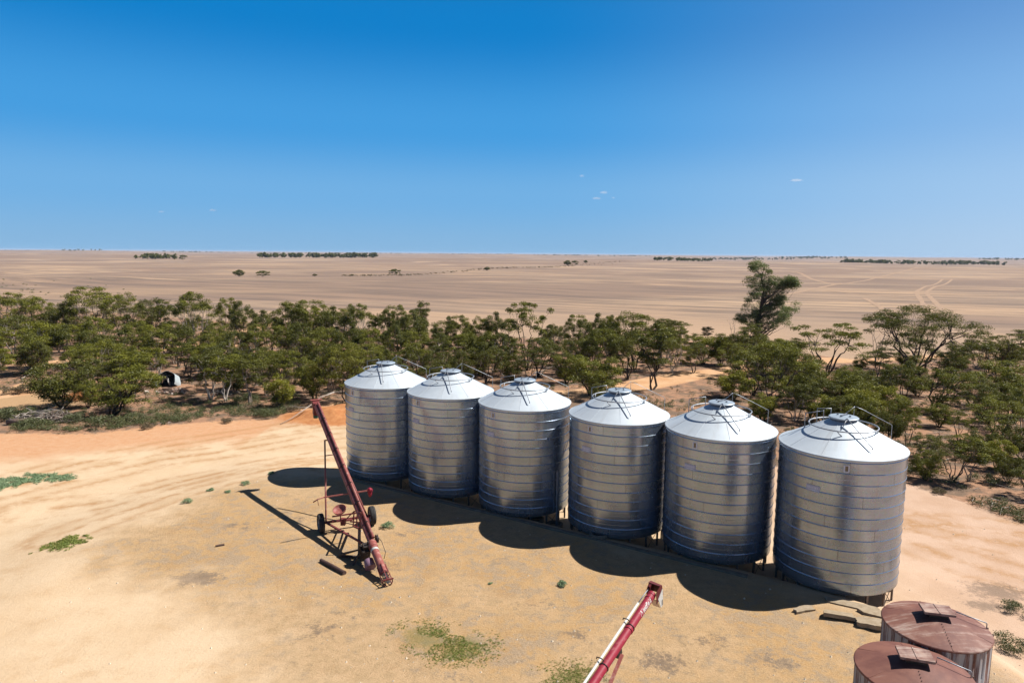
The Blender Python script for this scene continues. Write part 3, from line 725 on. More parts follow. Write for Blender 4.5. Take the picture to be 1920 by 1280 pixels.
# operator frame and engine
mb = MB(); f0 = sp+Vector((.62, -.05, .3)); f1 = AT(3.7, -.18, -.25)
for q in (0, .5, 1):
    p = f0.lerp(f1, q); mb.beam(p, p+Vector((.06, .02, .75)), .05, .05)
mb.beam(f0+Vector((.0, 0, .2)), f0+Vector((.06, .02, .75)), .05, .05); mb.beam(f0+Vector((.06, .02, .75)), f1+Vector((.06, .02, .75)), .05, .05); mb.beam(f0+Vector((-.4, -.1, .3)), f0+Vector((.06, .02, .75)), .04, .04); mb.beam(f0, f1, .09, .07)
mb.beam(f0+Vector((-.2, .3, .1)), f1+Vector((-.1, .5, .1)), .06, .05)
ap(mb, 'operator_frame', M['old_red'])
mb = MB(); ec = AT(2.35, -.30, -.36)
mb.box(ec, (.34, .52, .40), RM); mb.box(ec+upv*.28, (.22, .3, .2), RM)
for k in range(5): mb.box(ec+upv*.05+e3*(-.2+.1*k), (.40, .03, .34), RM)
mb.tube([ec+sd*.1+upv*.3, ec+sd*.1+upv*.55], .04, 6); mb.box(ec-upv*.35+e3*.3, (.26, .34, .5), RM)
ap(mb, 'engine', M['black_steel'])
mb = MB(); pc = AT(2.55, .26, .05); mb.lathe([(.0, -.05), (.17, -.05), (.19, -.04), (.15, 0), (.19, .04), (.17, .05), (0, .05)], 18, Matrix.Translation(pc) @ sd.to_track_quat('Z', 'Y').to_matrix().to_4x4()); ap(mb, 'pulley', M['black_steel'])
mb = MB(); mb.tube([pc+upv*.16, pc+upv*.1+sd*.12-e3*.3, pc+sd*.17-e3*.8-upv*.1, pc+sd*.05-e3*1.0-upv*.25], .014, 5); ap(mb, 'hose', M['black_steel'])
mb = MB(); gc = AT(1.55, -.30, -.30); mb.tube([gc-e3*.16-upv*.1, gc+e3*.2], [.24, .2], 14); ap(mb, 'belt_guard', M['lilac'])
mb = MB()
for a_, b_ in (((668, 1012), (634, 1044)), ((676, 1020), (662, 1062)), ((672, 1040), (640, 1040))):
    p = AT(2.6, -.40, -.42); g2 = gnd(*b_)
    mb.beam(p, (g2[0], g2[1], YZ+.06), .06, .06)
g2 = gnd(655, 1048); mb.beam((g2[0]-.5, g2[1]+.2, YZ+.07), (g2[0]+.9, g2[1]-.05, YZ+.10), .12, .08)
ap(mb, 'jack_stand', M['black_steel'])

# ------------------------------------------------------------------ red auger in front
top2 = Vector((3.57, 16.0, 6.13)); dv = Vector((1.78, 2.5, .79)); e2 = dv.normalized()
L2 = (top2.z-YZ-.35)/e2.z; lo2 = top2-e2*L2
dh = Vector((e2.x, e2.y, 0)).normalized(); sd2 = Vector((dh.y, -dh.x, 0)); up2 = sd2.cross(e2)
B = lambda s, a=0, b=0: top2-e2*s+sd2*a+up2*b            # s measured down from the head
org = lo2.lerp(top2, .42); org = Vector((org.x, org.y, YZ))
root = thing('grain_auger', 'bright red grain auger with white lettering and shaft guard, in front of the silos', 'grain auger', org)
RM2 = Matrix((sd2, e2, up2)).transposed()
def ap2(mb, name, mat, parent=root, **k):
    mb.v = [tuple(Vector(p)-org) for p in mb.v]; return mb.build(name, mat, parent, **k)
RT = .098
mb = MB(); mb.tube([B(.10), B(L2-.5)], RT, 24); tube = ap2(mb, 'auger_tube', M['bright_red'], sharp=40)
for s, w_, r_ in ((.16, .03, .010), (.30, .03, .010), (1.42, .05, .014), (4.4, .05, .014), (7.2, .05, .014), (10, .05, .014)):
    mb = MB(); mb.tube([B(s), B(s+w_)], RT+r_, 24); ap2(mb, 'tube_band', M['bright_red'], sharp=40)
mb = MB(); mb.tube([B(.62, -.132, .07), B(L2-1, -.132, .07)], .029, 12); ap2(mb, 'shaft_guard', M['white'])
mb = MB(); mb.tube([B(-.08, -.115, .075), B(.62, -.135, .075)], .012, 6); ap2(mb, 'drive_shaft', M['steel'])
for s in (1.30, 2.62, 4.0, 5.5, 7.1, 8.7):
    mb = MB(); mb.tube([B(s, -.20, .10), B(s, -.19, .15), B(s, -.08, .16), B(s, -.02, .12), B(s+.03, -.05, .08), B(s+.08, -.02, .102)], .014, 6); mb.tube([B(s+.06, RT*1.1*math.cos(k*.39), RT*1.1*math.sin(k*.39)) for k in range(16)], .010, 5, closed=True)
    ap2(mb, 'clamp', M['black_steel'])
# discharge hood and chute
mb = MB()
def plate(pts, th=.012):
    p = [Vector(x) for x in pts]; n_ = (p[1]-p[0]).cross(p[2]-p[0]).normalized()*th
    k = len(p); mb.add(p+[q+n_ for q in p], [list(range(k))[::-1], [k+i for i in range(k)]]+[(i, (i+1) % k, k+(i+1) % k, k+i) for i in range(k)])
plate([B(-.06, -.14, .16), B(-.20, -.15, .10), B(-.22, -.13, -.20), B(.16, -.12, -.22), B(.14, -.125, .10)])
plate([B(.14, .125, .10), B(.16, .12, -.22), B(-.22, .13, -.20), B(-.20, .12, .06), B(-.08, .13, .13)])
plate([B(-.06, -.16, .16), B(-.08, .14, .13), B(-.20, .13, .07), B(-.20, -.17, .11)])
plate([B(-.20, -.15, .10), B(-.20, .13, .07), B(-.22, .13, -.20), B(-.22, -.13, -.20)])
mb.box(B(-.02, -.10, .10), (.05, .12, .09), RM2)
ap2(mb, 'discharge_hood', M['dark_red'])
mb = MB()
v0 = [B(-.15, .10, -.10), B(.12, .10, -.14)]
plate([B(-.20, .145, -.02), B(-.14, .15, -.46), B(-.02, .15, -.46), B(.08, .145, -.14)])
ch = ap2(mb, 'chute_side', M['white'])
mb = MB(); plate([B(.10, -.10, -.17), B(.10, .11, -.17), B(.00, .12, -.45), B(.00, -.05, -.45)]); ap2(mb, 'chute_front', m_plain('dusty_chute', (.40, .29, .22), (.46, .34, .26), .8))
mb = MB(); plate([B(-.12, .166, -.28), B(-.10, .166, -.42), B(-.08, .166, -.42), B(-.10, .166, -.28)], .006); ap2(mb, 'chute_strap', M['black_steel'], ch)
# lettering wrapped round the tube
cu = bpy.data.curves.new('lettering', 'FONT'); cu.body = 'Westfield'; cu.size = .15; cu.shear = .35; cu.extrude = .0; cu.offset = .003; cu.space_character = .95
to = bpy.data.objects.new('lettering', cu); COL.objects.link(to)
bpy.context.view_layer.update()
tm_ = bpy.data.meshes.new_from_object(to.evaluated_get(bpy.context.evaluated_depsgraph_get()))
bpy.data.objects.remove(to)
wid = max(v.co.x for v in tm_.vertices); LT = .66
for v in tm_.vertices:
    s = .98-v.co.x/wid*LT; an = R_(8)+v.co.y/RT*1.0     # angle from the right-hand side up
    v.co = B(s, (RT+.004)*math.cos(an), (RT+.004)*math.sin(an))-org
tm_.materials.clear(); tm_.materials.append(M['white'])
link('lettering', tm_, tube)
# undercarriage, mostly below the frame
brk = B(2.05, .02, -RT-.05)
mb = MB(); mb.box(B(2.05, .02, -RT-.05), (.10, .20, .12), RM2); ap2(mb, 'arm_bracket', M['black_steel'])
hub2 = [org+sd2*-1.1+Vector((0, 0, .38)), org+sd2*1.1+Vector((0, 0, .38))]
for h_ in hub2: wheel(root, h_-org, sd2, .38, .22)
mb = MB(); mb.beam(hub2[0], hub2[1], .09, .09); ap2(mb, 'axle', M['old_red'])
for k, h_ in enumerate(hub2):
    q = brk+sd2*(.1*(-1, 1)[k]); p = h_+sd2*(.2*(1, -1)[k])
    mb = MB(); mb.beam(p, q, .07, .05); ap2(mb, 'lift_arm', M['faded_red'])
mb = MB()
for f_ in (.12, .3, .55):
    a_, b_ = [ (brk+sd2*(.1*(-1, 1)[k])).lerp(hub2[k]+sd2*(.2*(1, -1)[k]), f_) for k in (0, 1)]
    mb.beam(a_, b_, .05, .05)
ap2(mb, 'arm_tie', M['old_red'])
mb = MB(); mb.beam(hub2[0].lerp(hub2[1], .5), B(L2-3), .08, .08); ap2(mb, 'tow_arm', M['old_red'])
mb = MB()
for a in range(0, 360, 60): mb.beam(B(L2-.55, .09*math.cos(R_(a)), .09*math.sin(R_(a))), B(L2, .11*math.cos(R_(a)), .11*math.sin(R_(a))), .025, .025)
mb.tube([B(L2, .11*math.cos(k*.5236), .11*math.sin(k*.5236)) for k in range(12)], .014, 5, closed=True); mb.tube([B(L2-.6), B(L2)], .05, 8)
ap2(mb, 'intake_cage', M['old_red'])

# ------------------------------------------------------------------ rusty tanks
def rusty_tank(x, y, ze, label, rm, hatch_a):
    root = thing('rusty_tank', label, 'tank', (x, y, 0), 0, 'two rusty tanks')
    R0 = 1.38; n = 216
    mb = MB(); vs = []; zs = [0, .9, .905, 1.8, 1.805, 2.7, 2.705, ze]
    for i, z in enumerate(zs):
        for k in range(n):
            r = R0+.014*math.cos(k*2*math.pi/6)+(.004 if i in (1, 3, 5) else 0)
            a = 2*math.pi*k/n; vs.append((r*math.cos(a), r*math.sin(a), z))
    fs = [(i*n+k, i*n+(k+1) % n, (i+1)*n+(k+1) % n, (i+1)*n+k) for i in range(len(zs)-1) for k in range(n)]
    mb.add(vs, fs, True); mb.build('wall', M['rust_body'], root)
    za = ze+.34
    mb = MB(); mb.lathe([(1.40, ze-.05), (1.425, ze-.045), (1.43, ze-.01), (1.41, ze+.012), (.3, za-.03), (0, za+.01)], 72)
    for k in range(6):
        a = 60*k+hatch_a-90
        mb.beam(P3(1.40, a, ze+.018), P3(.2, a, za-.02), .035, .012)
    rf = mb.build('roof', rm, root, sharp=30)
    mb = MB()
    for q in range(9):
        r = .45+.1*q; mb.lathe([(.012, 0), (.012, .014), (0, .016)], 6, Matrix.Translation(P3(r, hatch_a-90, ze+.026+(1.41-r)*.265)))
    mb.build('bolt_row', M['black_steel'], rf)
    RZ = Matrix.Rotation(R_(hatch_a), 3, 'Z')
    mb = MB(); mb.box(RZ @ Vector((0, 0, za+.02)), (.50, .40, .16), RZ); mb.build('hatch_neck', M['black_steel'], root)
    mb = MB()
    for s_ in (-1, 1): mb.box(RZ @ Vector((s_*.205, 0, za+.135+s_*.0)), (.405, .58, .07), RZ)
    mb.box(RZ @ Vector((0, 0, za+.175)), (.035, .58, .02), RZ)
    h = mb.build('hatch_lid', M['hatch'], root)
    # long hand rail on the roof beside the hatch
    mb = MB(); Lr = lambda u, w, z: RZ @ Vector((u, w, z))
    zz = lambda u, w: ze+(1.41-math.hypot(u, w))*.265
    mb.tube([Lr(.58, .22, zz(.58, .22)), Lr(.58, .22, zz(.58, .22)+.17), Lr(1.34, .10, zz(1.34, .10)+.19), Lr(1.36, .10, zz(1.3, .10)+.15), Lr(1.36, .10, ze-.1)], .016, 6)
    mb.build('hand_rail', M['steel'], root)
    mb = MB()
    for s_ in (0, 1): mb.beam(Lr(1.45, -.12+.36*s_, .1), Lr(1.45, -.12+.36*s_, ze), .03, .03)
    for q in range(10): mb.beam(Lr(1.45, -.12, .3+q*.33), Lr(1.45, .24, .3+q*.33), .02, .02)
    mb.build('ladder', M['leg'], root)
    return root
rusty_tank(12.62, 19.00, 3.60, 'rusty round tank with pale streaked roof, the one nearer the silo row', M['rust_roof_a'], -14)
rusty_tank(10.75, 16.90, 3.48, 'rusty round tank with plain brown roof, partly hiding the other rusty tank', M['rust_roof_b'], -17)

# ------------------------------------------------------------------ yard bits
def rod(name, a, b, r, mat, label, cat):
    a = gnd(*a); b = gnd(*b); mb = MB()
    mb.tube([(a[0], a[1], hz(*a)+r*.8), ((a[0]+b[0])/2, (a[1]+b[1])/2, hz(*a)+r*.95), (b[0], b[1], hz(*b)+r*.8)], [r, r*1.02, r*1.08], 12)
    mb.tube([(b[0], b[1], hz(*b)+r*.8), (b[0]+(b[0]-a[0])*.05, b[1]+(b[1]-a[1])*.05, hz(*b)+r*.8)], r*1.18, 12)
    return tag(mb.build(name, mat, sharp=40), label, cat)
rod('steel_pipe', (602, 1053), (644, 1076), .085, M['pipe'], 'dark rusty pipe lying on dry grass beside the leaning auger', 'pipe')
rod('steel_pipe', (404, 1025), (420, 1022), .045, M['pipe'], 'short dark offcut of pipe lying alone near the sandy driveway', 'pipe')
random.seed(11)
def slab(px, py, size, rz, tilt, label, lift=.0):
    x, y = gnd(px, py); mb = MB(); n = 15
    pts = []
    for k in range(n):
        a = 2*math.pi*k/n; q = random.uniform(.72, 1.08)
        cx_ = max(-1, min(1, 1.35*math.cos(a)))*size[0]/2*q; cy_ = max(-1, min(1, 1.35*math.sin(a)))*size[1]/2*q
        pts.append((cx_, cy_))
    MM = Matrix.Translation((x, y, hz(x, y)+size[2]/2+lift)) @ Euler((R_(tilt[0]), R_(tilt[1]), R_(rz))).to_matrix().to_4x4()
    vs = [MM @ Vector((p[0], p[1], z)) for z in (-size[2]/2, size[2]/2) for p in pts]
    mb.add(vs, [list(range(n))[::-1], [n+i for i in range(n)]]+[(i, (i+1) % n, n+(i+1) % n, n+i) for i in range(n)])
    return tag(mb.build('concrete_slab', M['concrete']), label, 'concrete slab', 'broken concrete slabs between the silos and the tanks')
slab(1572, 1157, (1.15, .55, .14), -12, (-10, 3), 'broken concrete slab with a dark hollow under its edge, in front of the end silo', .05)
slab(1628, 1172, (1.0, .8, .16), -25, (-6, -4), 'thick broken concrete slab touching the rusty tank nearer the silos', .02)
slab(1600, 1135, (1.9, .5, .12), -28, (2, 0), 'long flat concrete slab edge beside the pad of the end silo', -.06)
slab(1507, 1143, (.9, .35, .12), 20, (3, 2), 'low broken concrete slab half buried at the edge of the silo shade', -.02)
slab(1640, 1150, (1.2, .6, .12), -30, (0, 3), 'flat concrete slab between the end silo legs and the rusty tank', -.04)

# ------------------------------------------------------------------ foliage
def rand_dirs(rs, n):
    v = rs.normal(size=(n, 3)); return v/np.linalg.norm(v, axis=1, keepdims=True)
def leaf_quads(rs, C, Rr, per, lw, ll, flat=.6, upb=.5):
    """leaf quads over clump centres C with radii Rr"""
    n = len(C)*per
    c = np.repeat(C, per, 0); r = np.repeat(Rr, per)
    dvec = rand_dirs(rs, n); dvec[:, 2] = np.where(rs.rand(n) < .65, np.abs(dvec[:, 2]), dvec[:, 2])
    rad = r*(rs.rand(n)**.45)
    p = c+dvec*rad[:, None]*np.array((1, 1, flat))
    nrm = rand_dirs(rs, n)*.9+dvec*.6+np.array((0, 0, upb)); nrm /= np.linalg.norm(nrm, axis=1, keepdims=True)
    a = np.cross(nrm, rand_dirs(rs, n)); a /= np.linalg.norm(a, axis=1, keepdims=True)+1e-9
    b = np.cross(nrm, a)
    s = (.7+.6*rs.rand(n))[:, None]
    a = a*ll*s*.5; b = b*lw*s*.5
    return np.stack([p-a, p+b*1.0, p+a, p-b*1.0], 1)
def wig(a, b, rs, n=4, amp=.06):
    a = np.array(a, float); b = np.array(b, float); L = np.linalg.norm(b-a); out = []
    for k in range(n+1):
        q = k/n; p = a+(b-a)*q
        if 0 < k < n: p = p+rs.normal(size=3)*L*amp
        out.append(tuple(p))
    return out
def gen_tree(seed, H, Wd, shape, stems=4, ncl=44, per=95, clr=.62, leaf=(.06, .135), lean=(0, 0), spread=.35, r0=.085, mat='mallee', bark='bark', flat=.55):
    rs = np.random.RandomState(seed); C = []
    hw = Wd/2
    if shape == 'umbrella':
        while len(C) < ncl:
            rho = math.sqrt(rs.rand()); th = rs.rand()*6.283
            rr = hw*rho*(1+.18*math.sin(2*th+seed)+.12*math.sin(3*th+seed*2))
            if rs.rand() < .55: z = H*(1-.26*rho*rho)-abs(rs.normal())*.07*H
            else: z = H*rs.uniform(.30, .82)
            C.append((rr*math.cos(th), rr*math.sin(th), z-clr*flat*.7))
    elif shape == 'bush':
        while len(C) < ncl:
            dv_ = rand_dirs(rs, 1)[0]; q = rs.rand()**.33
            C.append((dv_[0]*hw*q, dv_[1]*hw*q, H*.54+dv_[2]*H*.42*q))
    elif shape == 'tall':
        while len(C) < ncl:
            z = rs.uniform(.45, .97); w = hw*(1-.55*abs(z-.72)/.28*.6)*math.sqrt(rs.rand())
            th = rs.rand()*6.283; C.append((w*math.cos(th), w*math.sin(th), H*z))
    elif shape == 'sparse':
        while len(C) < ncl:
            rho = rs.rand()**.4; th = rs.rand()*6.283
            C.append((hw*rho*math.cos(th), hw*rho*math.sin(th), H*rs.uniform(.45, .97)*(1-.15*rho)))
    elif shape == 'gum':      # one leader with a high shoulder and a heavy lower side
        LB = [(-.8, 12.5, 1.1), (.2, 11.3, 1.4), (-.9, 9.9, 1.5), (.9, 9.7, 1.3), (2.4, 9.5, 1.1), (3.6, 9.9, 1.0), (4.5, 9.6, .7), (-1.1, 7.8, 1.6), (1.1, 7.7, 1.5), (2.8, 7.3, 1.2), (3.8, 6.0, 1.6), (4.5, 5.0, 1.3), (2.4, 5.3, 1.6), (-1.6, 5.4, 1.5), (.8, 5.2, 1.6), (-2.6, 3.7, 1.0), (3.6, 3.7, 1.4), (1.9, 3.3, 1.5), (-.4, 3.2, 1.5)]
        while len(C) < ncl:
            lx, lz, lr = LB[rs.randint(len(LB))]; dv_ = rand_dirs(rs, 1)[0]*lr*rs.rand()**.4
            C.append((lx+dv_[0], dv_[1]*1.4+.35*lx*math.sin(lz*1.7), lz+dv_[2]*.85))
    C = np.array(C); C[:, 0] += lean[0]*C[:, 2]/H; C[:, 1] += lean[1]*C[:, 2]/H
    mb = MB()
    # stems: group clumps by direction
    if shape == 'gum':
        trunk = wig((0, 0, -.1), (lean[0]+.35, lean[1], H*.93), rs, 7, .018)
        mb.tube(trunk, [r0*(1-.86*k/7) for k in range(8)], 8)
        for c in C:
            zt = max(.6, c[2]-np.hypot(c[0], c[1])*.75-rs.rand()*.6); q = min(.98, zt/(H*.93)); i = q*7; k = int(i); f = i-k
            st_ = np.array(trunk[k])*(1-f)+np.array(trunk[min(k+1, 7)])*f
            mb.tube(wig(st_, c, rs, 3, .07), [r0*.20*(1-q*.6), r0*.13*(1-q*.6), .015, .006], 5, cap=False)
    else:
        ang = np.arctan2(C[:, 1], C[:, 0])+rs.rand()*.5; order = np.argsort(ang); groups = np.array_split(order, stems)
        for g_ in groups:
            cen = C[g_].mean(0); h1 = (.62 if shape != 'bush' else .45)*cen[2]
            base = np.array((cen[0]*.08, cen[1]*.08, -.1)); mid = np.array((cen[0]*.62, cen[1]*.62, h1))
            main = wig(base, mid, rs, 4, .05); rr = r0*(.75+.5*rs.rand())
            mb.tube(main, [rr, rr*.85, rr*.75, rr*.66, rr*.58], 6, cap=False)
            nsub = max(1, len(g_)//4); subs = np.array_split(g_, nsub)
            for sgrp in subs:
                sc_ = C[sgrp].mean(0); sm = mid*.35+sc_*.65; sm[2] = mid[2]*.45+sc_[2]*.55
                mb.tube(wig(mid, sm, rs, 3, .08), [rr*.55, rr*.45, rr*.38, rr*.3], 5, cap=False)
                for ci in sgrp:
                    mb.tube(wig(sm, C[ci], rs, 2, .08), [rr*.3, rr*.2, .008], 4, cap=False)
    Rr = clr*(.7+.6*rs.rand(len(C)))
    P = leaf_quads(rs, C, Rr, per, leaf[0], leaf[1], flat)
    crown = quads_mesh('crown', P, M[mat])
    tmh = bpy.data.meshes.new('trunk'); tmh.from_pydata(mb.v, [], mb.f); tmh.polygons.foreach_set('use_smooth', mb.s); tmh.materials.append(M[bark]); tmh.update()
    return dict(crown=crown, trunk=tmh, H=H, W=Wd)
def gen_dead(seed, H, Wd, n=16, bark='deadwood'):
    rs = np.random.RandomState(seed); mb = MB()
    for k in range(4):
        th = k*1.57+rs.rand(); tip = np.array((Wd/2*.6*math.cos(th), Wd/2*.6*math.sin(th), H*rs.uniform(.6, .9)))
        m_ = wig((0, 0, -.1), tip, rs, 4, .05); mb.tube(m_, [.06, .05, .04, .03, .015], 5, cap=False)
        for j in range(n//2):
            i = rs.randint(1, 5); st_ = np.array(m_[min(i, 4)]); dd = rand_dirs(rs, 1)[0]; dd[2] = abs(dd[2])*.9+.15
            b_ = st_+dd*Wd*.26; mb.tube(wig(st_, b_, rs, 2, .1), [.022, .014, .005], 4, cap=False)
            for q in range(2):
                d3 = dd+rs.normal(size=3)*.5; mb.tube(wig(b_, b_+d3*Wd*.10, rs, 1, 0), [.009, .003], 3, cap=False)
    m2 = bpy.data.meshes.new('trunk'); m2.from_pydata(mb.v, [], mb.f); m2.materials.append(M[bark]); m2.update()
    return dict(crown=None, trunk=m2, H=H, W=Wd)
PR = {}
PR['U'] = [gen_tree(10+i, 6.5, 5.6, 'umbrella', 4+i % 2, 64, 230, .60, mat='mallee', bark=('bark', 'bark_dark', 'bark_pale', 'bark')[i]) for i in range(4)]
PR['u'] = [gen_tree(20+i, 5.5, 5.0, 'umbrella', 4, 58, 230, .58, mat='mallee_dark', bark=('bark', 'bark_pale', 'bark_dark')[i], flat=.6) for i in range(3)]
PR['B'] = [gen_tree(30+i, 3.8, 4.4, 'bush', 5, 60, 240, .56, mat=('mallee', 'mallee_dark', 'mallee')[i], bark='bark_dark', flat=.75) for i in range(3)]
PR['b'] = [gen_tree(40+i, 3.0, 3.2, 'bush', 4, 40, 230, .50, mat='bright', bark='bark_dark', flat=.75) for i in range(2)]
PR['T'] = [gen_tree(50+i, 6.6, 3.0, 'tall', 3, 34, 230, .54, mat=('mallee', 'mallee_dark')[i], bark=('bark_pale', 'bark')[i], spread=.2, r0=.07) for i in range(2)]
PR['S'] = [gen_tree(60+i, 6.0, 5.8, 'sparse', 5, 34, 230, .56, mat=('mallee', 'mallee_dark')[i], bark=('bark_dark', 'bark')[i], flat=.5) for i in range(2)]
PR['G'] = [gen_tree(71, 13.4, 9.8, 'gum', 1, 230, 210, .80, (.08, .17), mat='gum', bark='bark_dark', r0=.34, flat=.8)]
PR['F'] = [gen_tree(81, 8.6, 10.5, 'umbrella', 9, 100, 300, .85, (.065, .145), mat='mallee_dark', bark='bark_dark', r0=.12)]
PR['L'] = [gen_tree(91, 4.4, 4.2, 'umbrella', 4, 52, 230, .58, lean=(2.4, .3), mat='mallee', bark='bark_dark', r0=.12)]
PR['D'] = [gen_dead(101, 5.5, 3.6), gen_dead(102, 4.5, 3.2)]
PR['R'] = [gen_tree(111, 5.0, 6.0, 'bush', 5, 42, 70, .85, (.30, .5), mat='mallee_dark', bark='bark_dark', flat=.7), gen_tree(112, 5.0, 7.5, 'umbrella', 4, 30, 70, .9, (.30, .5), mat='mallee_dark', bark='bark_dark', flat=.6)]
LOOK = {'U': ('umbrella crowned', 'flat topped', 'open crowned', 'wide crowned'), 'u': ('dark crowned', 'low domed dark', 'dense olive'), 'B': ('bushy', 'dark bushy', 'rounded bushy'), 'b': ('bright yellow green', 'fresh green bushy'),
        'T': ('slim tall', 'slim dark'), 'S': ('sparse open', 'thin gappy'), 'D': ('bare dead', 'leafless grey'), 'L': ('leaning',), 'F': ('great spreading',), 'G': ('tall grey green',), 'R': ('round', 'flat topped')}
TREES = []
def plant(px, base, top, wpx, kind, var=None, label=None, name=None, group='mallee trees of the scrub belt', cat='tree', rz=None, xy=None, hm=None, wm=None):
    x, y = xy or gnd(px, base)
    dcam = y*math.cos(PITCH)
    if hm is None:
        rb = ray(px, base); rt_ = ray(px, top)
        kb = math.hypot(x, y)/math.hypot(rt_[0], rt_[1]); hm = EYE+rt_[2]*kb
    if wm is None: wm = 1.1*wpx*y/FPX
    v = (len(TREES) if var is None else var) % len(PR[kind]); p = PR[kind][v]
    rz = random.uniform(0, 6.28) if rz is None else rz
    o = thing(name or ('gum_tree' if kind == 'G' else 'dead_tree' if kind == 'D' else 'mallee_tree'), label or '', cat, (x, y, hz(x, y)), rz, group)
    sx = wm/p['W']; sx = max(.45*hm/p['H'], min(sx, 2.0*hm/p['H']))
    o.scale = (sx, sx, hm/p['H'])
    link('trunk', p['trunk'], o)
    if p['crown']: link('crown', p['crown'], o)
    TREES.append(dict(o=o, px=px, base=base, kind=kind, v=v, label=label, h=hm))
    return o
random.seed(21)
# specific trees: picture column, foot row, top row, crown width
plant(117, 763, 668, 98, 'B', 1, 'dense bushy mallee right behind the heap of dead branches', rz=1)
plant(205, 779, 688, 96, 'L', 0, 'low mallee with a dark trunk bent sideways, at the driveway edge', rz=.2)
plant(1421, 642, 489, 112, 'G', 0, 'lone tall gum tree standing well above the scrub at the paddock edge', group=None, rz=.0)
plant(1715, 702, 568, 175, 'F', 0, 'huge spreading umbrella mallee with many dark stems, opposite the wheel tracks', rz=.6)
plant(1540, 708, 592, 128, 'S', 0, 'wide open mallee with layered flat clumps between the gum and the spreading mallee', rz=2.2)
plant(1855, 698, 612, 100, 'S', 1, 'bare stemmed open mallee standing by the paddock, beyond the great spreading mallee')
plant(1642, 690, 588, 45, 'D', 0, 'nearly bare grey tree just beside the great spreading mallee', rz=1)
plant(1375, 650, 598, 24, 'D', 1, 'leafless grey sapling at the foot of the tall gum', rz=1)
plant(990, 694, 547, 82, 'S', 0, 'tall open mallee rising above the scrub behind the third silo', rz=.4)
plant(1222, 731, 612, 82, 'T', 1, 'mallee on a single dark trunk at the edge of the orange track')
plant(1110, 742, 664, 96, 'B', 0, 'rounded mallee behind the fourth silo, beside the orange track')
plant(1062, 718, 660, 52, 'B', 2, 'small round mallee ball behind the gap between third and fourth silos')
plant(1190, 692, 580, 92, 'U', 1, 'bright dome crowned mallee on the skyline of the scrub above the orange track')
plant(525, 764, 704, 52, 'b', 0, 'vivid yellow green young mallee in front of the trees by the dirt mound')
plant(1375, 748, 692, 60, 'b', 1, 'vivid yellow green bush mallee behind the fifth silo')
plant(650, 752, 636, 74, 'U', 1, 'tall mallee on slanting dark stems, immediately beside the first silo')
plant(368, 672, 543, 70, 'U', 2, 'round topped mallee on a long thin trunk, standing out against the paddock', rz=1.2)
plant(176, 648, 532, 88, 'U', 0, 'wide flat crowned mallee, tallest above the dead branch heap')
plant(1785, 899, 806, 84, 'S', 1, 'thin mallee nearest the pale yard, with several slender dark stems')
plant(1815, 902, 815, 62, 'T', 0, 'upright dark mallee next to the pale yard, beside the thin mallee')
plant(1745, 772, 690, 78, 'L', 0, 'dark mallee with a strongly slanting trunk behind the end silo', rz=.1)
plant(86, 690, 600, 80, 'T', 0, 'mallee with a bleached white leaning trunk near the sandy clearing', rz=.5)
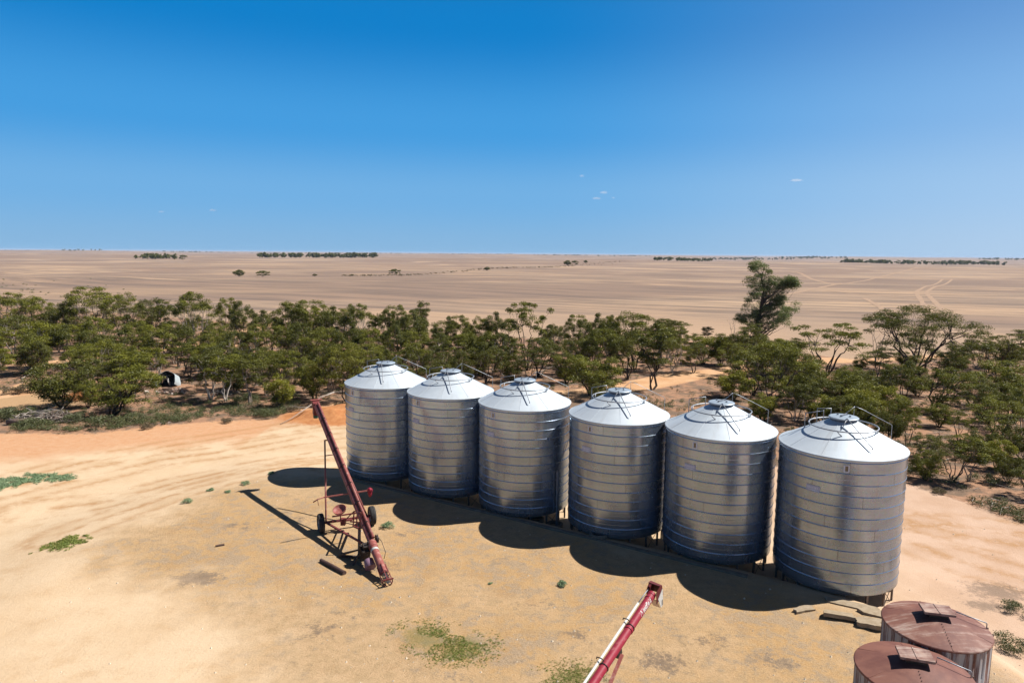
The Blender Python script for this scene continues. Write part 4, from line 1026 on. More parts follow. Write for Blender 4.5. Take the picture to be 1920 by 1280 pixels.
EX = [ # px, base, top, width, kind
 (18,640,545,80,'U'),(72,645,552,55,'U'),(122,650,562,60,'u'),(232,650,545,58,'U'),(278,655,560,56,'u'),(312,662,556,40,'T'),(430,664,553,44,'U'),(456,668,562,48,'u'),(505,675,575,55,'u'),
 (546,672,561,62,'U'),(582,672,557,72,'U'),(628,676,566,54,'u'),(672,676,566,56,'U'),(722,676,579,40,'u'),(745,672,567,48,'U'),(790,668,562,34,'T'),(772,680,579,60,'u'),(836,682,586,52,'u'),(862,684,586,42,'U'),(905,682,590,46,'U'),(934,684,577,50,'u'),
 (1035,676,606,44,'u'),(1078,686,585,48,'U'),(1112,692,580,52,'u'),(1140,690,588,44,'U'),(1230,694,597,48,'u'),(1270,686,608,42,'U'),(1318,682,630,52,'b'),(1352,684,627,52,'B'),(1402,690,612,60,'u'),
 (30,668,588,66,'u'),(60,700,622,62,'B'),(140,690,602,64,'u'),(185,682,590,58,'U'),(222,700,618,66,'u'),(262,690,596,56,'U'),(300,702,606,52,'T'),(335,688,600,50,'u'),(410,700,606,62,'U'),(450,704,616,64,'u'),(486,700,604,54,'U'),(530,702,606,64,'U'),(566,700,600,56,'u'),(610,702,608,62,'U'),(655,700,600,60,'u'),(700,702,612,58,'U'),(740,704,606,54,'u'),(780,704,614,60,'U'),(822,704,622,54,'u'),(866,708,622,60,'U'),(902,706,616,52,'B'),(945,704,622,62,'u'),
 (1010,706,632,74,'u'),(1086,702,620,54,'u'),(1130,706,612,70,'U'),(1176,712,622,64,'u'),(1262,700,630,52,'U'),(1300,698,640,50,'u'),(1380,706,640,66,'U'),
 (160,712,640,58,'U'),(200,725,634,72,'U'),(250,722,650,56,'B'),(290,720,648,44,'T'),(395,748,648,72,'u'),(425,730,640,68,'u'),(470,758,668,58,'T'),(500,740,652,60,'U'),(545,742,650,62,'U'),(590,750,664,60,'B'),(620,736,640,60,'u'),(690,730,640,66,'U'),(735,728,650,60,'u'),(775,726,640,56,'U'),(815,722,648,60,'u'),(825,698,640,48,'S'),(862,726,650,50,'B'),(912,718,640,62,'u'),(990,712,648,62,'S'),(960,716,660,40,'B'),(700,756,690,54,'B'),(760,752,690,48,'u'),
 (1440,772,636,118,'U'),(1412,742,650,80,'u'),(1480,742,648,84,'u'),(1450,714,632,74,'U'),(1520,782,698,74,'u'),(1560,762,690,70,'B'),(1490,790,716,60,'u'),(1600,768,704,74,'B'),(1640,752,690,64,'u'),(1590,742,684,56,'U'),(1655,782,722,58,'b'),(1690,754,668,72,'u'),(1665,828,760,56,'B'),(1700,835,766,40,'S'),(1610,806,738,72,'B'),(1570,800,740,58,'u'),(1770,720,658,60,'u'),
 (1872,744,676,108,'B'),(1868,836,742,96,'U'),(1840,790,720,60,'u'),(1915,812,724,70,'u'),(1918,862,784,70,'B'),(1905,720,668,60,'S'),(1800,836,760,50,'S'),(1890,905,845,46,'B'),(1925,930,868,56,'u'),(1735,900,850,46,'B'),(1650,742,700,58,'B'),(1605,786,728,60,'b'),(1690,800,742,54,'B'),(1720,742,700,48,'B'),(1760,800,756,50,'B'),(1820,760,700,66,'u'),(1842,860,800,58,'B'),(1790,700,660,46,'B'),(1895,780,715,74,'B'),(1870,880,822,52,'b'),(1735,860,812,50,'u'),(1580,830,780,56,'B'),(1545,796,742,60,'b'),(1500,760,700,64,'B'),(1430,790,738,52,'b'),(1700,690,655,44,'B'),(1885,690,640,50,'B'),(1655,880,835,44,'B'),(1745,880,838,40,'S')]
for e in EX: plant(*e)
# fill between them, keeping tracks and clearings open
rs = np.random.RandomState(77); cnt = 0; tries = 0
while cnt < 165 and tries < 6000:
    tries += 1
    px = rs.uniform(-140, 2010); by = rs.uniform(612, 765)
    if px > 1330 and by > 700 and px < 1420: continue
    x, y = gnd(px, by)
    if sdist(SCRUB, np.array([x]), np.array([y]))[0] < 2.0: continue
    if min(ldist(ln, np.array([x]), np.array([y]))[0]-w for ln, w in TRACKS) < 1.6: continue
    if math.hypot(x-gnd(20, 745)[0], (y-gnd(20, 745)[1])*1.4) < 8 or math.hypot(x-MOUND[0], y-MOUND[1]) < 5: continue
    if 270 < px < 345 and by > 690: continue
    if 860 < px < 1020 and by > 712: continue
    if 1150 < px < 1420 and by > 690: continue
    if 1600 < px < 1800 and by < 690: continue
    if px > 1690 and by > 700: continue
    if min(math.hypot(x-q['o'].location.x, (y-q['o'].location.y)*.6) for q in TREES) < 1.7: continue
    k = ('u', 'U', 'B', 'u', 'T', 'B')[rs.randint(6)]
    h = rs.uniform(2.6, 4.6) if k != 'B' else rs.uniform(1.8, 3.0)
    plant(px, by, 0, 0, k, xy=(x, y), hm=h, wm=h*rs.uniform(.8, 1.1)); cnt += 1
# unique labels for the rest of the belt
MARK = [(-200, 60, 'at the outer scrub end'), (60, 160, 'over the dead branch heap'), (160, 262, 'over the bent trunk mallee'), (262, 350, 'around the broken tank'), (350, 460, 'past the broken tank'), (460, 570, 'over the yellow green mallee'),
        (570, 660, 'over the dirt mound'), (660, 765, 'behind the first silo'), (765, 890, 'behind the second silo'), (890, 1065, 'behind the third silo'), (1065, 1250, 'behind the fourth silo'), (1250, 1400, 'behind the fifth silo'), (1400, 1500, 'below the tall gum'), (1500, 1640, 'behind the end silo'), (1640, 1800, 'around the great spreading mallee'), (1800, 2100, 'past the end silo')]
ROWS = [(0, 655, 'paddock edge'), (655, 682, 'back row'), (682, 702, 'upper middle row'), (702, 728, 'lower middle row'), (728, 770, 'front row'), (770, 2000, 'nearest the yard')]
cells = {}
for q in TREES:
    if q['label']: continue
    mk = [m for m in MARK if m[0] <= q['px'] < m[1]][0][2]; rw = [r for r in ROWS if r[0] <= q['base'] < r[1]][0][2]
    lk = LOOK[q['kind']][q['v']]
    cells.setdefault((lk, rw, mk), []).append(q)
ORD = ['first', 'second', 'third', 'fourth', 'fifth', 'sixth']
for (lk, rw, mk), L_ in cells.items():
    L_.sort(key=lambda q: q['px'])
    for i, q in enumerate(L_):
        pre = '' if len(L_) == 1 else (ORD[i]+' ')
        row = rw if 'edge' in rw or 'nearest' in rw else rw
        q['o']['label'] = f"{pre}{lk} mallee, {row}, {mk}" if len(L_) == 1 else f"{pre}{lk} mallee counting rightwards, {row}, {mk}"

# lone paddock trees and distant tree belts
lone = [(448, 513, 501, 19, 'R', 0, 'round lone paddock tree, the left of a close pair'), (492, 513, 502, 25, 'R', 1, 'flat topped lone paddock tree, the right of a close pair'), (590, 511, 507, 9, 'R', 0, 'tiny round bush standing alone in the bare paddock'),
        (660, 511, 508, 6, 'R', 0, 'smallest bush speck in the bare paddock'), (740, 510, 499, 20, 'R', 1, 'umbrella shaped lone tree in the middle of the paddock'), (913, 505, 499, 12, 'R', 0, 'small dark tree by the faint paddock fence line'),
        (1064, 498, 489, 14, 'R', 0, 'round tree, first of two touching paddock trees'), (1078, 498, 489, 13, 'R', 1, 'flat topped tree, second of two touching paddock trees'), (1098, 496, 491, 7, 'R', 0, 'small bush just past two touching paddock trees'), (327, 487, 477, 7, 'R', 0, 'narrow far tree before the small far clump'), (343, 487, 478, 15, 'R', 1, 'low far clump tree beside the narrow far tree')]
for px, b, tp, w, k, v, lb in lone:
    x, y = gnd(px, b); z = hz(x, y)
    plant(px, b, tp, w, k, v, lb, name='paddock_tree', group='lone trees in the paddock', hm=(b-tp)*y/FPX, wm=w*y/FPX)
def belt(name, a, b, n, hpx, deep, label, seed, dens=(8, 26)):
    rs = np.random.RandomState(seed); A = np.array(gnd(*a)); Bv = np.array(gnd(*b)); y0 = A[1]; C = []; Rr = []
    for k in range(n):
        q = rs.rand(); p = A+(Bv-A)*q+np.array((0, rs.rand()*deep)); h = hpx*y0/FPX*rs.uniform(.55, 1.08)
        for j in range(7):
            C.append((p[0]+rs.normal()*h*.3, p[1]+rs.normal()*h*.3, hz(*p)+h*rs.uniform(.25, .88))); Rr.append(h*.30)
    s = hpx*y0/FPX
    P = leaf_quads(rs, np.array(C), np.array(Rr), 26, s*.16, s*.22, .8)
    o = link(name, quads_mesh(name, P, M['mallee_dark'])); tag(o, label, 'tree belt', None, 'stuff'); return o
belt('tree_belt', (482, 483), (704, 484), 90, 10, 60, 'long dark windbreak of trees on the far paddock rise', 1)
belt('tree_belt', (248, 486), (300, 486), 22, 11, 60, 'short dark clump of trees far out on the paddock', 2)
belt('tree_belt', (1228, 490), (1336, 488), 46, 8, 60, 'middle distance windbreak beyond the tall gum', 3)
belt('tree_belt', (1596, 491), (1898, 492), 120, 8.5, 80, 'long flat dark windbreak beyond the wheel tracks', 4)
for k, (a, b, n, h) in enumerate((((0, 470.2), (260, 472.6), 80, 2.4), ((300, 472.3), (560, 474), 80, 2.6), ((1340, 482.6), (1600, 484.2), 120, 4.2), ((1890, 487), (2000, 488), 40, 4), ((560, 475.3), (960, 477.4), 110, 2.2), ((960, 478.2), (1220, 480.4), 90, 2.2), ((95, 472.8), (120, 473), 10, 4))):
    belt('distant_woods', a, b, n, h, 400, 'thin line of far woods on the horizon, part %s' % ('far left', 'left', 'behind the gum', 'far right', 'over the windbreak', 'centre', 'small dot')[k], 20+k)

# shrubs that can be picked out one by one
def gen_shrub(seed, n, r, hh, mat, leaf=(.03, .085), per=130):
    rs = np.random.RandomState(seed); C = []; Rr = []
    for k in range(n):
        th = rs.rand()*6.283; q = math.sqrt(rs.rand()); C.append((r*q*math.cos(th), r*q*math.sin(th), hh*(.30+.45*rs.rand()*(1-q*.5)))); Rr.append(hh*.42)
    return quads_mesh('shrub', leaf_quads(rs, np.array(C), np.array(Rr), per, leaf[0], leaf[1], .8, .3), M[mat])
SH = [gen_shrub(1, 9, .42, .55, 'blue_tuft'), gen_shrub(2, 14, .75, .75, 'saltbush'), gen_shrub(3, 12, .6, .6, 'drybush'), gen_shrub(4, 6, .22, .36, 'blue_tuft')]
for px, py, k, s, lb in ((727, 988, 0, .95, 'grey green tussock on dry grass beside the auger tyre'), (1055, 1096, 3, 1.1, 'small wiry tussock alone in the yard between the two augers'), (920, 1094, 3, .5, 'tiny grey sprig in the middle of the yard'), (351, 942, 0, .8, 'grey green tuft, nearest the sand on the driveway edge'), (394, 920, 3, .9, 'thin tuft along the driveway edge, near the auger shadow tip'), (427, 923, 3, .8, 'pale tuft touching the auger shadow tip'), (510, 888, 3, 1.0, 'green sprig where the first silo shadow ends'), (460, 908, 0, .75, 'straggly tuft strip before the first silo shadow'),
                          (1040, 862, 2, .9, 'dry bush behind the gap of the third silo'), (22, 738, 2, 1.6, 'straw coloured dry bush on the sandy clearing'), (58, 735, 2, 2.2, 'larger brown dry bush at the back of the sandy clearing'), (25, 785, 1, 1.9, 'big green saltbush at the scrub corner'), (60, 800, 1, 1.4, 'saltbush in front of the dead branch heap'), (150, 790, 1, 1.5, 'saltbush between the branch heap and the bent trunk mallee'), (195, 800, 1, 1.8, 'round saltbush below the bent trunk mallee'), (250, 790, 1, 1.4, 'saltbush just past the bent trunk mallee'),
                          (465, 752, 1, 1.4, 'dark green shrub beside the pale stem, near the yellow green mallee'), (500, 782, 1, 1.3, 'saltbush at the foot of the dirt mound'), (1905, 1148, 1, 1.0, 'green shrub beside the rusty tank nearer the silos'), (1895, 1215, 1, 1.1, 'shrub in shade past the rusty tanks'), (1800, 672, 1, 2.0, 'single rounded shrub on open soil past the great spreading mallee'), (278, 803, 2, 1.0, 'brown dry tuft on the red driveway verge'), (425, 792, 2, .9, 'dry tuft on the verge below the yellow green mallee'), (555, 772, 2, 1.3, 'grey dry bush on the dirt mound under the dead limb'), (640, 762, 2, 1.0, 'dry twiggy bush on the mound beside the first silo'),
                          (1690, 892, 1, 1.5, 'shrub against the foot of the end silo wall'), (1760, 925, 2, 1.0, 'dry shrub on red soil at the edge of the pale yard'), (1850, 905, 1, 1.4, 'shrub behind the two mallees by the pale yard')):
    x, y = gnd(px, py); o = link('shrub', SH[k], loc=(x, y, hz(x, y)-.04)); s *= .72 if py > 850 else .95; o.scale = (s, s, s); o.rotation_euler.z = random.uniform(0, 6)
    tag(o, lb, 'shrub', 'single shrubs and tussocks')

# ground cover: low scrub, litter twigs, grass patches, straw, stones
def scatter_field(name, mat, n, size, per, leaf, pred, label, seed, flat=.7, cat='undergrowth'):
    rs = np.random.RandomState(seed); P = np.zeros((0, 2))
    while len(P) < n: P = np.vstack([P, pred(rs, n*2)])
    P = P[:n]; s = rs.uniform(size[0], size[1], n)
    C = np.column_stack([P, hgt(P[:, 0], P[:, 1])+s*.30])
    o = link(name, quads_mesh(name, leaf_quads(rs, C, s, per, leaf[0], leaf[1], flat, .2), M[mat]))
    return tag(o, label, cat, None, 'stuff')
def gnda(px, py):
    u = (px-960)/FPX; v = (640-py)/FPX
    a = u*math.cos(ROLL)-v*math.sin(ROLL); b = v*math.cos(ROLL)+u*math.sin(ROLL)
    dn = math.sin(PITCH)-b*math.cos(PITCH); fy = math.cos(PITCH)+b*math.sin(PITCH); t = EYE/dn
    for _ in range(10): t = .4*t+.6*(EYE-plat(a*t, fy*t))/dn
    return np.column_stack([a*t, fy*t])
def in_scrub(rs, n=1, lo_=.2, clear=1.0, clump=None):
    px = rs.uniform(-160, 2080, n); by = 585+(1000-585)*rs.rand(n)**1.6
    P = gnda(px, by); x, y = P[:, 0], P[:, 1]
    ok = sdist(SCRUB, x, y) > lo_
    for ln, w in TRACKS: ok &= ldist(ln, x, y)-w > clear*.3
    ok &= np.hypot(x-gnd(20, 748)[0], (y-gnd(20, 748)[1])*1.6) > 7.5
    ok &= np.hypot(x-MOUND[0]-1, (y-MOUND[1])*1.5) > 4.5
    ok &= np.hypot(x-MOUND2[0], y-MOUND2[1]) > 2.0
    if clump: ok &= vnoise(x, y, clump, 17) > .36+.2*rs.rand(n)
    return P[ok]
scatter_field('undergrowth', 'saltbush', 4200, (.16, .46), 60, (.04, .10), lambda r, n: in_scrub(r, n, .2, 1, 4.0), 'low grey green saltbush cover under the mallees', 31)
scatter_field('dry_undergrowth', 'drybush', 1500, (.14, .38), 44, (.035, .09), lambda r, n: in_scrub(r, n, -.4, 1, 3.0), 'dry brown low bushes and litter under the mallees', 32)
def scrub_front(rs, n):
    px = rs.uniform(-60, 560, n); f = np.interp(px, [p[0] for p in SCRUB_FRONT], [p[1] for p in SCRUB_FRONT])
    P = gnda(px, f-4-34*rs.rand(n)**1.3); x, y = P[:, 0], P[:, 1]
    return P[(vnoise(x, y, 2.6, 19) > .38+.15*rs.rand(n)) & (np.hypot(x-MOUND[0]-1, (y-MOUND[1])*1.5) > 4)]
scatter_field('verge_undergrowth', 'saltbush', 620, (.22, .55), 90, (.035, .09), scrub_front, 'green saltbush fringe between the scrub and the orange track', 39)
def poly_pts(rs, n, polys):
    P = np.vstack([q.min(0)-.4+(q.max(0)-q.min(0)+.8)*rs.rand(n, 2) for q in polys])
    rs.shuffle(P)
    d_ = np.max([sdist(q, P[:, 0], P[:, 1]) for q in polys], 0)
    return P[(d_ > -.75+rs.rand(len(P))**.6*1.05) & (vnoise(P[:, 0], P[:, 1], .5, 9) > .35)]
scatter_field('green_grass', 'green_grass', 2600, (.025, .06), 8, (.010, .05), lambda r, n: poly_pts(r, n, PATCHES[:3]), 'short green grass patches in the dry yard', 33, .2, 'grass')
scatter_field('roadside_grass', 'green_grass', 230, (.06, .14), 14, (.025, .13), lambda r, n: poly_pts(r, n, PATCHES[3:4]), 'small green grass strip on the sandy driveway', 34, .15, 'grass')
scatter_field('roadside_weeds', 'blue_tuft', 700, (.08, .22), 14, (.035, .14), lambda r, n: poly_pts(r, n, PATCHES[4:]), 'flat grey green weeds between the two driveway lanes', 35, .18, 'weeds')
def in_field_edge(rs, n):
    px = rs.uniform(-60, 560, n); return gnda(px, np.interp(px, (0, 560), (540, 600))+rs.normal(size=n)*10)
scatter_field('fence_line_weeds', 'saltbush', 150, (.25, .8), 24, (.14, .26), in_field_edge, 'scattered green weeds on the bare slope behind the scrub', 37, .6, 'weeds')
def fenceline(rs, n):
    px = 640+585*rs.rand(n); L_ = [(640, 511), (760, 511), (900, 504), (1060, 499), (1160, 495), (1225, 490)]
    py = np.interp(px, [a[0] for a in L_], [a[1] for a in L_])
    ok = (rs.rand(n) > .35) | (px < 780) | (px > 900)
    return gnda(px, py+rs.normal(size=n)*.5)[ok]
scatter_field('paddock_weeds', 'drybush', 330, (.5, 1.1), 14, (.4, .6), fenceline, 'thin dark line of weeds along a far paddock fence', 38, .6, 'weeds')
# small stones
rs = np.random.RandomState(41); mb = MB()
for k in range(950):
    px = rs.uniform(0, 1920); py = rs.uniform(900, 1285)
    x, y = gnd(px, py)
    s = .016+.05*rs.rand()**4
    if px > 600 or rs.rand() < .4:
        z = hz(x, y); a = rs.rand()*3
        pts = [(x+s*math.cos(a+q*1.571)*rs.uniform(.7, 1.2), y+s*math.sin(a+q*1.571)*rs.uniform(.7, 1.2), z) for q in range(4)]+[(x+s*.2, y, z+s*.9)]
        mb.add(pts, [(0, 1, 4), (1, 2, 4), (2, 3, 4), (3, 0, 4)])
tag(mb.build('stones', M['stone']), 'small pale limestone chips scattered over the yard', 'stones', None, 'stuff')
# fallen twigs in the scrub
rs = np.random.RandomState(43); mb = MB(); n = 0
for p in [q for _ in range(4) for q in in_scrub(rs, 400, .3)][:420]:
    L_ = rs.uniform(.4, 2.0); a = rs.rand()*6.283; z = hz(*p)
    mb.tube([(p[0], p[1], z+.04), (p[0]+L_*.5*math.cos(a), p[1]+L_*.5*math.sin(a), z+.10+.1*rs.rand()), (p[0]+L_*math.cos(a+.2), p[1]+L_*math.sin(a+.2), z+.05)], [.03, .022, .008], 4, cap=False); n += 1
tag(mb.build('fallen_twigs', M['deadwood']), 'bleached fallen twigs littering the scrub floor', 'twigs', None, 'stuff')

# dead branch heap, fallen limbs
def heap(px, py, n, rx, ry, hh, name, label, mats, seed):
    x, y = gnd(px, py); rs = np.random.RandomState(seed); mb = MB()
    for k in range(n):
        a = rs.rand()*6.283; q = math.sqrt(rs.rand()); cx_, cy_ = x+rx*q*math.cos(a), y+ry*q*math.sin(a); zc_ = hz(cx_, cy_)+hh*(1-q*q)*rs.rand()+.04
        L_ = rs.uniform(.5, 2.2); th = rs.normal()*.6+(0 if rs.rand() < .7 else 1.5); el = rs.normal()*.22
        dv_ = np.array((math.cos(th)*math.cos(el), math.sin(th)*math.cos(el), math.sin(el)))*L_/2; c = np.array((cx_, cy_, zc_))
        r = rs.uniform(.015, .05); mb.tube(wig(c-dv_, c+dv_, rs, 3, .05), [r, r*.9, r*.7, r*.4], 5)
    return tag(mb.build(name, M[mats]), label, 'branch heap', None, 'stuff')
heap(92, 788, 150, 3.0, 1.0, .9, 'branch_heap', 'heap of bleached dead branches in front of the dense bushy mallee', 'deadwood', 51)
heap(112, 787, 110, 2.6, 1.0, .75, 'branch_heap', 'darker weathered sticks mixed in the dead branch heap', 'deadwood_dark', 52)
heap(424, 738, 34, 1.3, .7, .5, 'branch_heap', 'small pale pile of dead sticks past the broken tank', 'deadwood', 53)
mb = MB(); x, y = gnd(82, 797); mb.tube([(x-3.0, y+.0, .25), (x-2.3, y+.1, .28), (x-1.4, y+.3, .3)], [.22, .23, .2], 10)
tag(mb.build('log', M['deadwood_dark']), 'thick dark log poking out at the end of the dead branch heap', 'log')
def limb(pts, r, label, seed, twigs=5):
    rs = np.random.RandomState(seed); P = [np.array(p, float) for p in pts]; mb = MB()
    mb.tube([tuple(p) for p in P], [r*(1-.75*k/(len(P)-1)) for k in range(len(P))], 6)
    for k in range(twigs):
        i = rs.randint(0, len(P)-1); q = rs.rand(); s_ = P[i]*(1-q)+P[i+1]*q; dd = (P[-1]-P[0]); dd /= np.linalg.norm(dd); d2 = dd+rs.normal(size=3)*.5; d2[2] = abs(d2[2])*.4
        mb.tube(wig(s_, s_+d2*rs.uniform(.6, 1.3), rs, 2, .06), [r*.4, r*.3, .008], 4)
    return tag(mb.build('dead_limb', M['deadwood']), label, 'dead branch')
a = gnd(525, 797); b = gnd(612, 773)
limb([(b[0]+.6, b[1]+.6, 1.75), (b[0]-.4, b[1], 1.40), (b[0]*.6+a[0]*.4, b[1]*.6+a[1]*.4, .95), (b[0]*.25+a[0]*.75, b[1]*.25+a[1]*.75, .35), (a[0], a[1], .08)], .075, 'long bleached dead limb lying over the dirt mound behind the auger head', 3)
for k, (p1, p2, lb) in enumerate((((1010, 700), (1040, 690), 'pale fallen limb under trees behind the third silo'), ((40, 712), (62, 705), 'fallen limb in the shade behind the sandy clearing'), ((600, 742), (660, 738), 'fallen limb beside the first silo, behind the mound'))):
    a = gnd(*p1); b = gnd(*p2); limb([(a[0], a[1], .12), ((a[0]+b[0])/2, (a[1]+b[1])/2, .3), (b[0], b[1], .25)], .07, lb, 60+k)

# ------------------------------------------------------------------ dumped tank in the scrub
x, y = gnd(312, 722)
root = thing('broken_tank', 'broken pale water tank shell tipped open, dumped among the trees', 'broken tank', (x, y, 0), R_(-20))
def shell(r, h, a0, a1, MM, name, mat, parent, r2=None):
    n = 20; vs = []; r2 = r2 or r-.03
    for rr in (r, r2):
        for z in (0, h):
            for k in range(n+1):
                a = R_(a0+(a1-a0)*k/n); w = 1+.04*math.sin(k*1.3+z); vs.append(MM @ Vector((rr*w*math.cos(a), rr*w*math.sin(a), z)))
    m = n+1; fs = []
    for k in range(n):
        fs += [(k, k+1, m+k+1, m+k), (2*m+k+1, 2*m+k, 3*m+k, 3*m+k+1), (m+k, m+k+1, 3*m+k+1, 3*m+k), (k+1, k, 2*m+k, 2*m+k+1)]
    fs += [(0, m, 3*m, 2*m), (n, 2*m+n, 3*m+n, m+n)]
    mb = MB(); mb.add(vs, fs, True); return mb.build(name, mat, parent, sharp=40)
T1 = Matrix.Translation((.35, .3, .15)) @ Euler((R_(62), R_(0), R_(18))).to_matrix().to_4x4()
shell(1.05, 1.2, -20, 215, T1, 'shell', M['shell'], root)
shell(1.015, 1.16, -18, 213, T1 @ Matrix.Translation((0, 0, .02)), 'lining', M['shell_in'], root, .99)
mb = MB(); mb.lathe([(0, 0), (.97, 0), (.97, .03), (0, .03)], 28, T1 @ Matrix.Translation((0, 0, -.0))); mb.build('tank_floor', M['shell_in'], root)
T2 = Matrix.Translation((-.75, .1, .2)) @ Euler((R_(80), R_(-20), R_(60))).to_matrix().to_4x4()
shell(.95, 1.0, 20, 150, T2, 'torn_sheet', M['shell'], root)
T3 = Matrix.Translation((.05, -.55, .12)) @ Euler((R_(30), R_(20), R_(-10))).to_matrix().to_4x4()
shell(.8, .7, 30, 150, T3, 'loose_panel', M['white'], root)
x, y = gnd(322, 736)
heap(322, 737, 46, 1.2, .6, .6, 'scrap_heap', 'small heap of scrap timber and rusty bits below the broken tank', 'deadwood_dark', 55)
rs = np.random.RandomState(9); mb = MB()
for k in range(26):
    p = (x+rs.normal()*.9, y+rs.normal()*.5); s = rs.uniform(.1, .35)
    mb.box((p[0], p[1], hz(*p)+s*.4), (s*1.4, s, s*.4), Euler(tuple(rs.rand(3)*.9)).to_matrix())
tag(mb.build('scrap_pieces', m_plain('rust_scrap', (.22, .09, .05), (.45, .42, .38), .7, 2)), 'rusty and white scrap pieces strewn below the broken tank', 'scrap', None, 'stuff')

# ------------------------------------------------------------------ clouds: thin real puffs far away
t = NT('cloud_vapour'); c = t.coord()
ln = t.n('ShaderNodeVectorMath', operation='LENGTH'); t.lk(c, ln.inputs[0])
dn = t.math('MULTIPLY', t.step(t.math('ADD', ln.outputs['Value'], t.math('MULTIPLY', t.math('SUBTRACT', t.noise(c, 2.6, 4, .6), .5), 1.3)), .95, .25), .010)
pv = t.n('ShaderNodeVolumePrincipled'); t.lk(dn, pv.inputs['Density']); pv.inputs['Color'].default_value = (1, 1, 1, 1); pv.inputs['Anisotropy'].default_value = .2
t.lk(pv.outputs[0], t.out.inputs['Volume']); M['cloud'] = t.m
for px, py, w, h, lb in ((1493, 338, 30, 5, 'small flat white cloud low over the windbreak side of the sky'), (1132, 361, 20, 6, 'tiny white cloud, upper of two close together'), (1119, 372, 22, 5, 'tiny white cloud, lower of two close together'), (1150, 371, 9, 4, 'faint cloud fleck beside the two tiny clouds'), (1091, 330, 12, 6, 'faint cloud wisp above the two tiny clouds'), (399, 394, 18, 5, 'faint small cloud over the far paddock windbreak'), (303, 397, 14, 4, 'fainter cloud wisp near the short far tree clump')):
    r = ray(px, py); t_ = 6000/r[1]
    me2 = bpy.data.meshes.new('cloud'); mb = MB(); mb.lathe([(.001, -1), (.5, -.87), (.87, -.5), (1, 0), (.87, .5), (.5, .87), (.001, 1)], 16)
    o = mb.build('cloud', M['cloud'], loc=(r[0]*t_, r[1]*t_, EYE+r[2]*t_)); o.scale = (w*.5*6000/FPX, w*.4*6000/FPX, h*.5*6000/FPX*1.2)
    tag(o, lb, 'cloud', 'small clouds')

# ------------------------------------------------------------------ haze
HAZE = 4e-5
if HAZE > 0:
    t = NT('haze_air'); pv = t.n('ShaderNodeVolumePrincipled'); pv.inputs['Density'].default_value = HAZE; pv.inputs['Color'].default_value = (.62, .78, 1, 1)
    t.lk(pv.outputs[0], t.out.inputs['Volume'])
    mb = MB(); mb.box((0, 12800, -3), (53000, 27000, 60)); o = mb.build('haze', t.m); o['kind'] = 'stuff'; o['label'] = 'faint blue haze in the far air'

# ------------------------------------------------------------------ light, world, camera
el = math.asin(SUN.z); az = math.atan2(SUN.x, SUN.y)
L = bpy.data.lights.new('sun', 'SUN'); L.energy = 5.0; L.angle = R_(.5); L.color = (1, .955, .89)
so = bpy.data.objects.new('sun', L); COL.objects.link(so); so.rotation_euler = (-SUN).to_track_quat('-Z', 'Y').to_euler(); so.location = (20, -10, 40)
wd = bpy.data.worlds.new('World'); sc.world = wd; wd.use_nodes = True; nt = wd.node_tree; nt.nodes.clear()
sky = nt.nodes.new('ShaderNodeTexSky'); sky.sky_type = 'NISHITA'; sky.sun_disc = False; sky.sun_elevation = el; sky.sun_rotation = az
sky.altitude = 60; sky.air_density = 1.0; sky.dust_density = .6; sky.ozone_density = 3.0
# the clear southern sky of the photograph: azure, its unseen zenith dimmed and greyed to darken and neutralise shadows, paler low down and towards the sun
def wn(typ, **k):
    nd = nt.nodes.new(typ)
    for q, v in k.items(): setattr(nd, q, v)
    return nd
dr = wn('ShaderNodeTexCoord').outputs['Generated']; sx_ = wn('ShaderNodeSeparateXYZ'); nt.links.new(dr, sx_.inputs[0])
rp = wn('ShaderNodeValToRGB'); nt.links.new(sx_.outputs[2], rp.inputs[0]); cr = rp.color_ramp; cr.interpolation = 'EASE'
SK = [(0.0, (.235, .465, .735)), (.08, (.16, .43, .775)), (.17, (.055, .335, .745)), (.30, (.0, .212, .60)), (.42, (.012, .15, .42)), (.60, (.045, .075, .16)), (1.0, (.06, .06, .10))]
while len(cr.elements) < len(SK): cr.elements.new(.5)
for e_, (p_, c_) in zip(cr.elements, SK): e_.position = p_; e_.color = (*c_, 1)
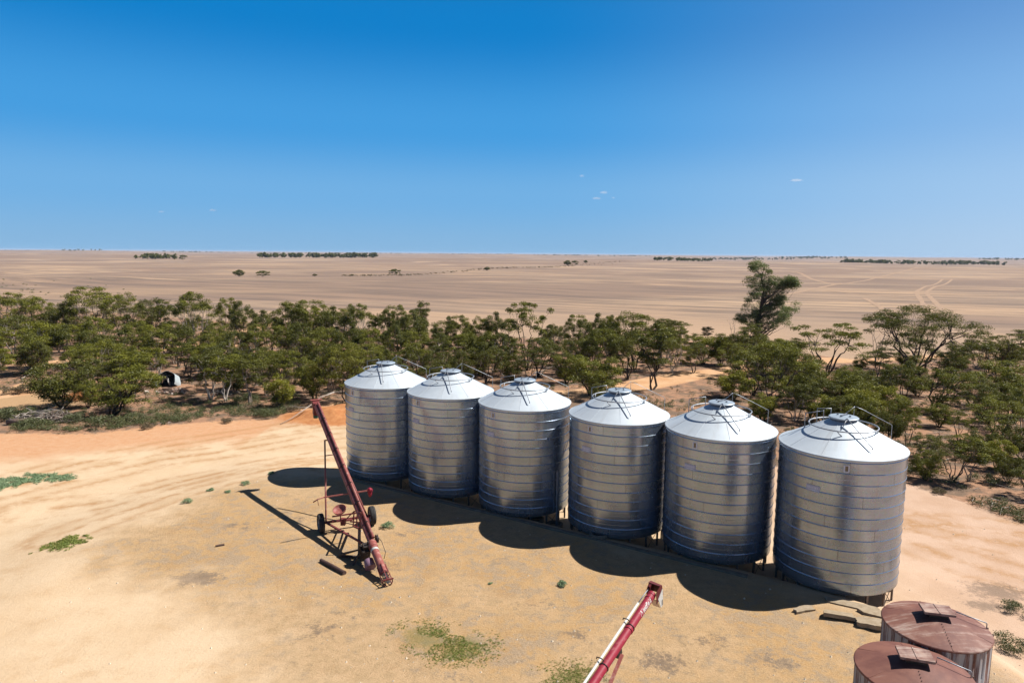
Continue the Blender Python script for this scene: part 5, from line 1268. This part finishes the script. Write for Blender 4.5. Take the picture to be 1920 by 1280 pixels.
m1 = wn('ShaderNodeMapRange', interpolation_type='SMOOTHSTEP'); nt.links.new(sx_.outputs[0], m1.inputs[0]); m1.inputs[1].default_value = .0; m1.inputs[2].default_value = .78
m2 = wn('ShaderNodeMapRange'); nt.links.new(sx_.outputs[2], m2.inputs[0]); m2.inputs[1].default_value = 0; m2.inputs[2].default_value = .42; m2.inputs[3].default_value = .52; m2.inputs[4].default_value = .10
mm = wn('ShaderNodeMath', operation='MULTIPLY'); nt.links.new(m1.outputs[0], mm.inputs[0]); nt.links.new(m2.outputs[0], mm.inputs[1])
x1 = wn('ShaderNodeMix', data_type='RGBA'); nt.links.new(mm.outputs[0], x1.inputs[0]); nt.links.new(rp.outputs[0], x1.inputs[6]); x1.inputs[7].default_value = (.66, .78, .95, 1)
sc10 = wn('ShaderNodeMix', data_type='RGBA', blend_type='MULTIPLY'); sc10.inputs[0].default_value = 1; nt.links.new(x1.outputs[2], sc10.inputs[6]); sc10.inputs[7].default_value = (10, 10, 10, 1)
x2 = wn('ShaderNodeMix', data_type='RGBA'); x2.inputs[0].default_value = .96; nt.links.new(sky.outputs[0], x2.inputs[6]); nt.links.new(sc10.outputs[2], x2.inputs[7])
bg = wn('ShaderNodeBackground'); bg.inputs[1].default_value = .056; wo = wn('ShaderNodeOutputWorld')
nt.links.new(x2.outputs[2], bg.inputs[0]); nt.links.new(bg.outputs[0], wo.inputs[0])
cam = bpy.data.cameras.new('camera'); cam.sensor_width = 36; cam.lens = 24; cam.clip_start = .1; cam.clip_end = 60000
co_ = bpy.data.objects.new('camera', cam); COL.objects.link(co_); co_.location = (0, 0, EYE)
Rw = Matrix.Rotation(R_(90)-PITCH, 3, 'X') @ Matrix.Rotation(ROLL, 3, 'Z')
co_.rotation_euler = Rw.to_euler(); sc.camera = co_
sc.view_settings.view_transform = 'Standard'; sc.view_settings.look = 'None'; sc.view_settings.exposure = .85; sc.view_settings.gamma = 1
sc.render.engine = 'CYCLES'; sc.cycles.max_bounces = 6; sc.cycles.diffuse_bounces = 2; sc.cycles.glossy_bounces = 4; sc.cycles.transparent_max_bounces = 8
sc.cycles.use_denoising = True
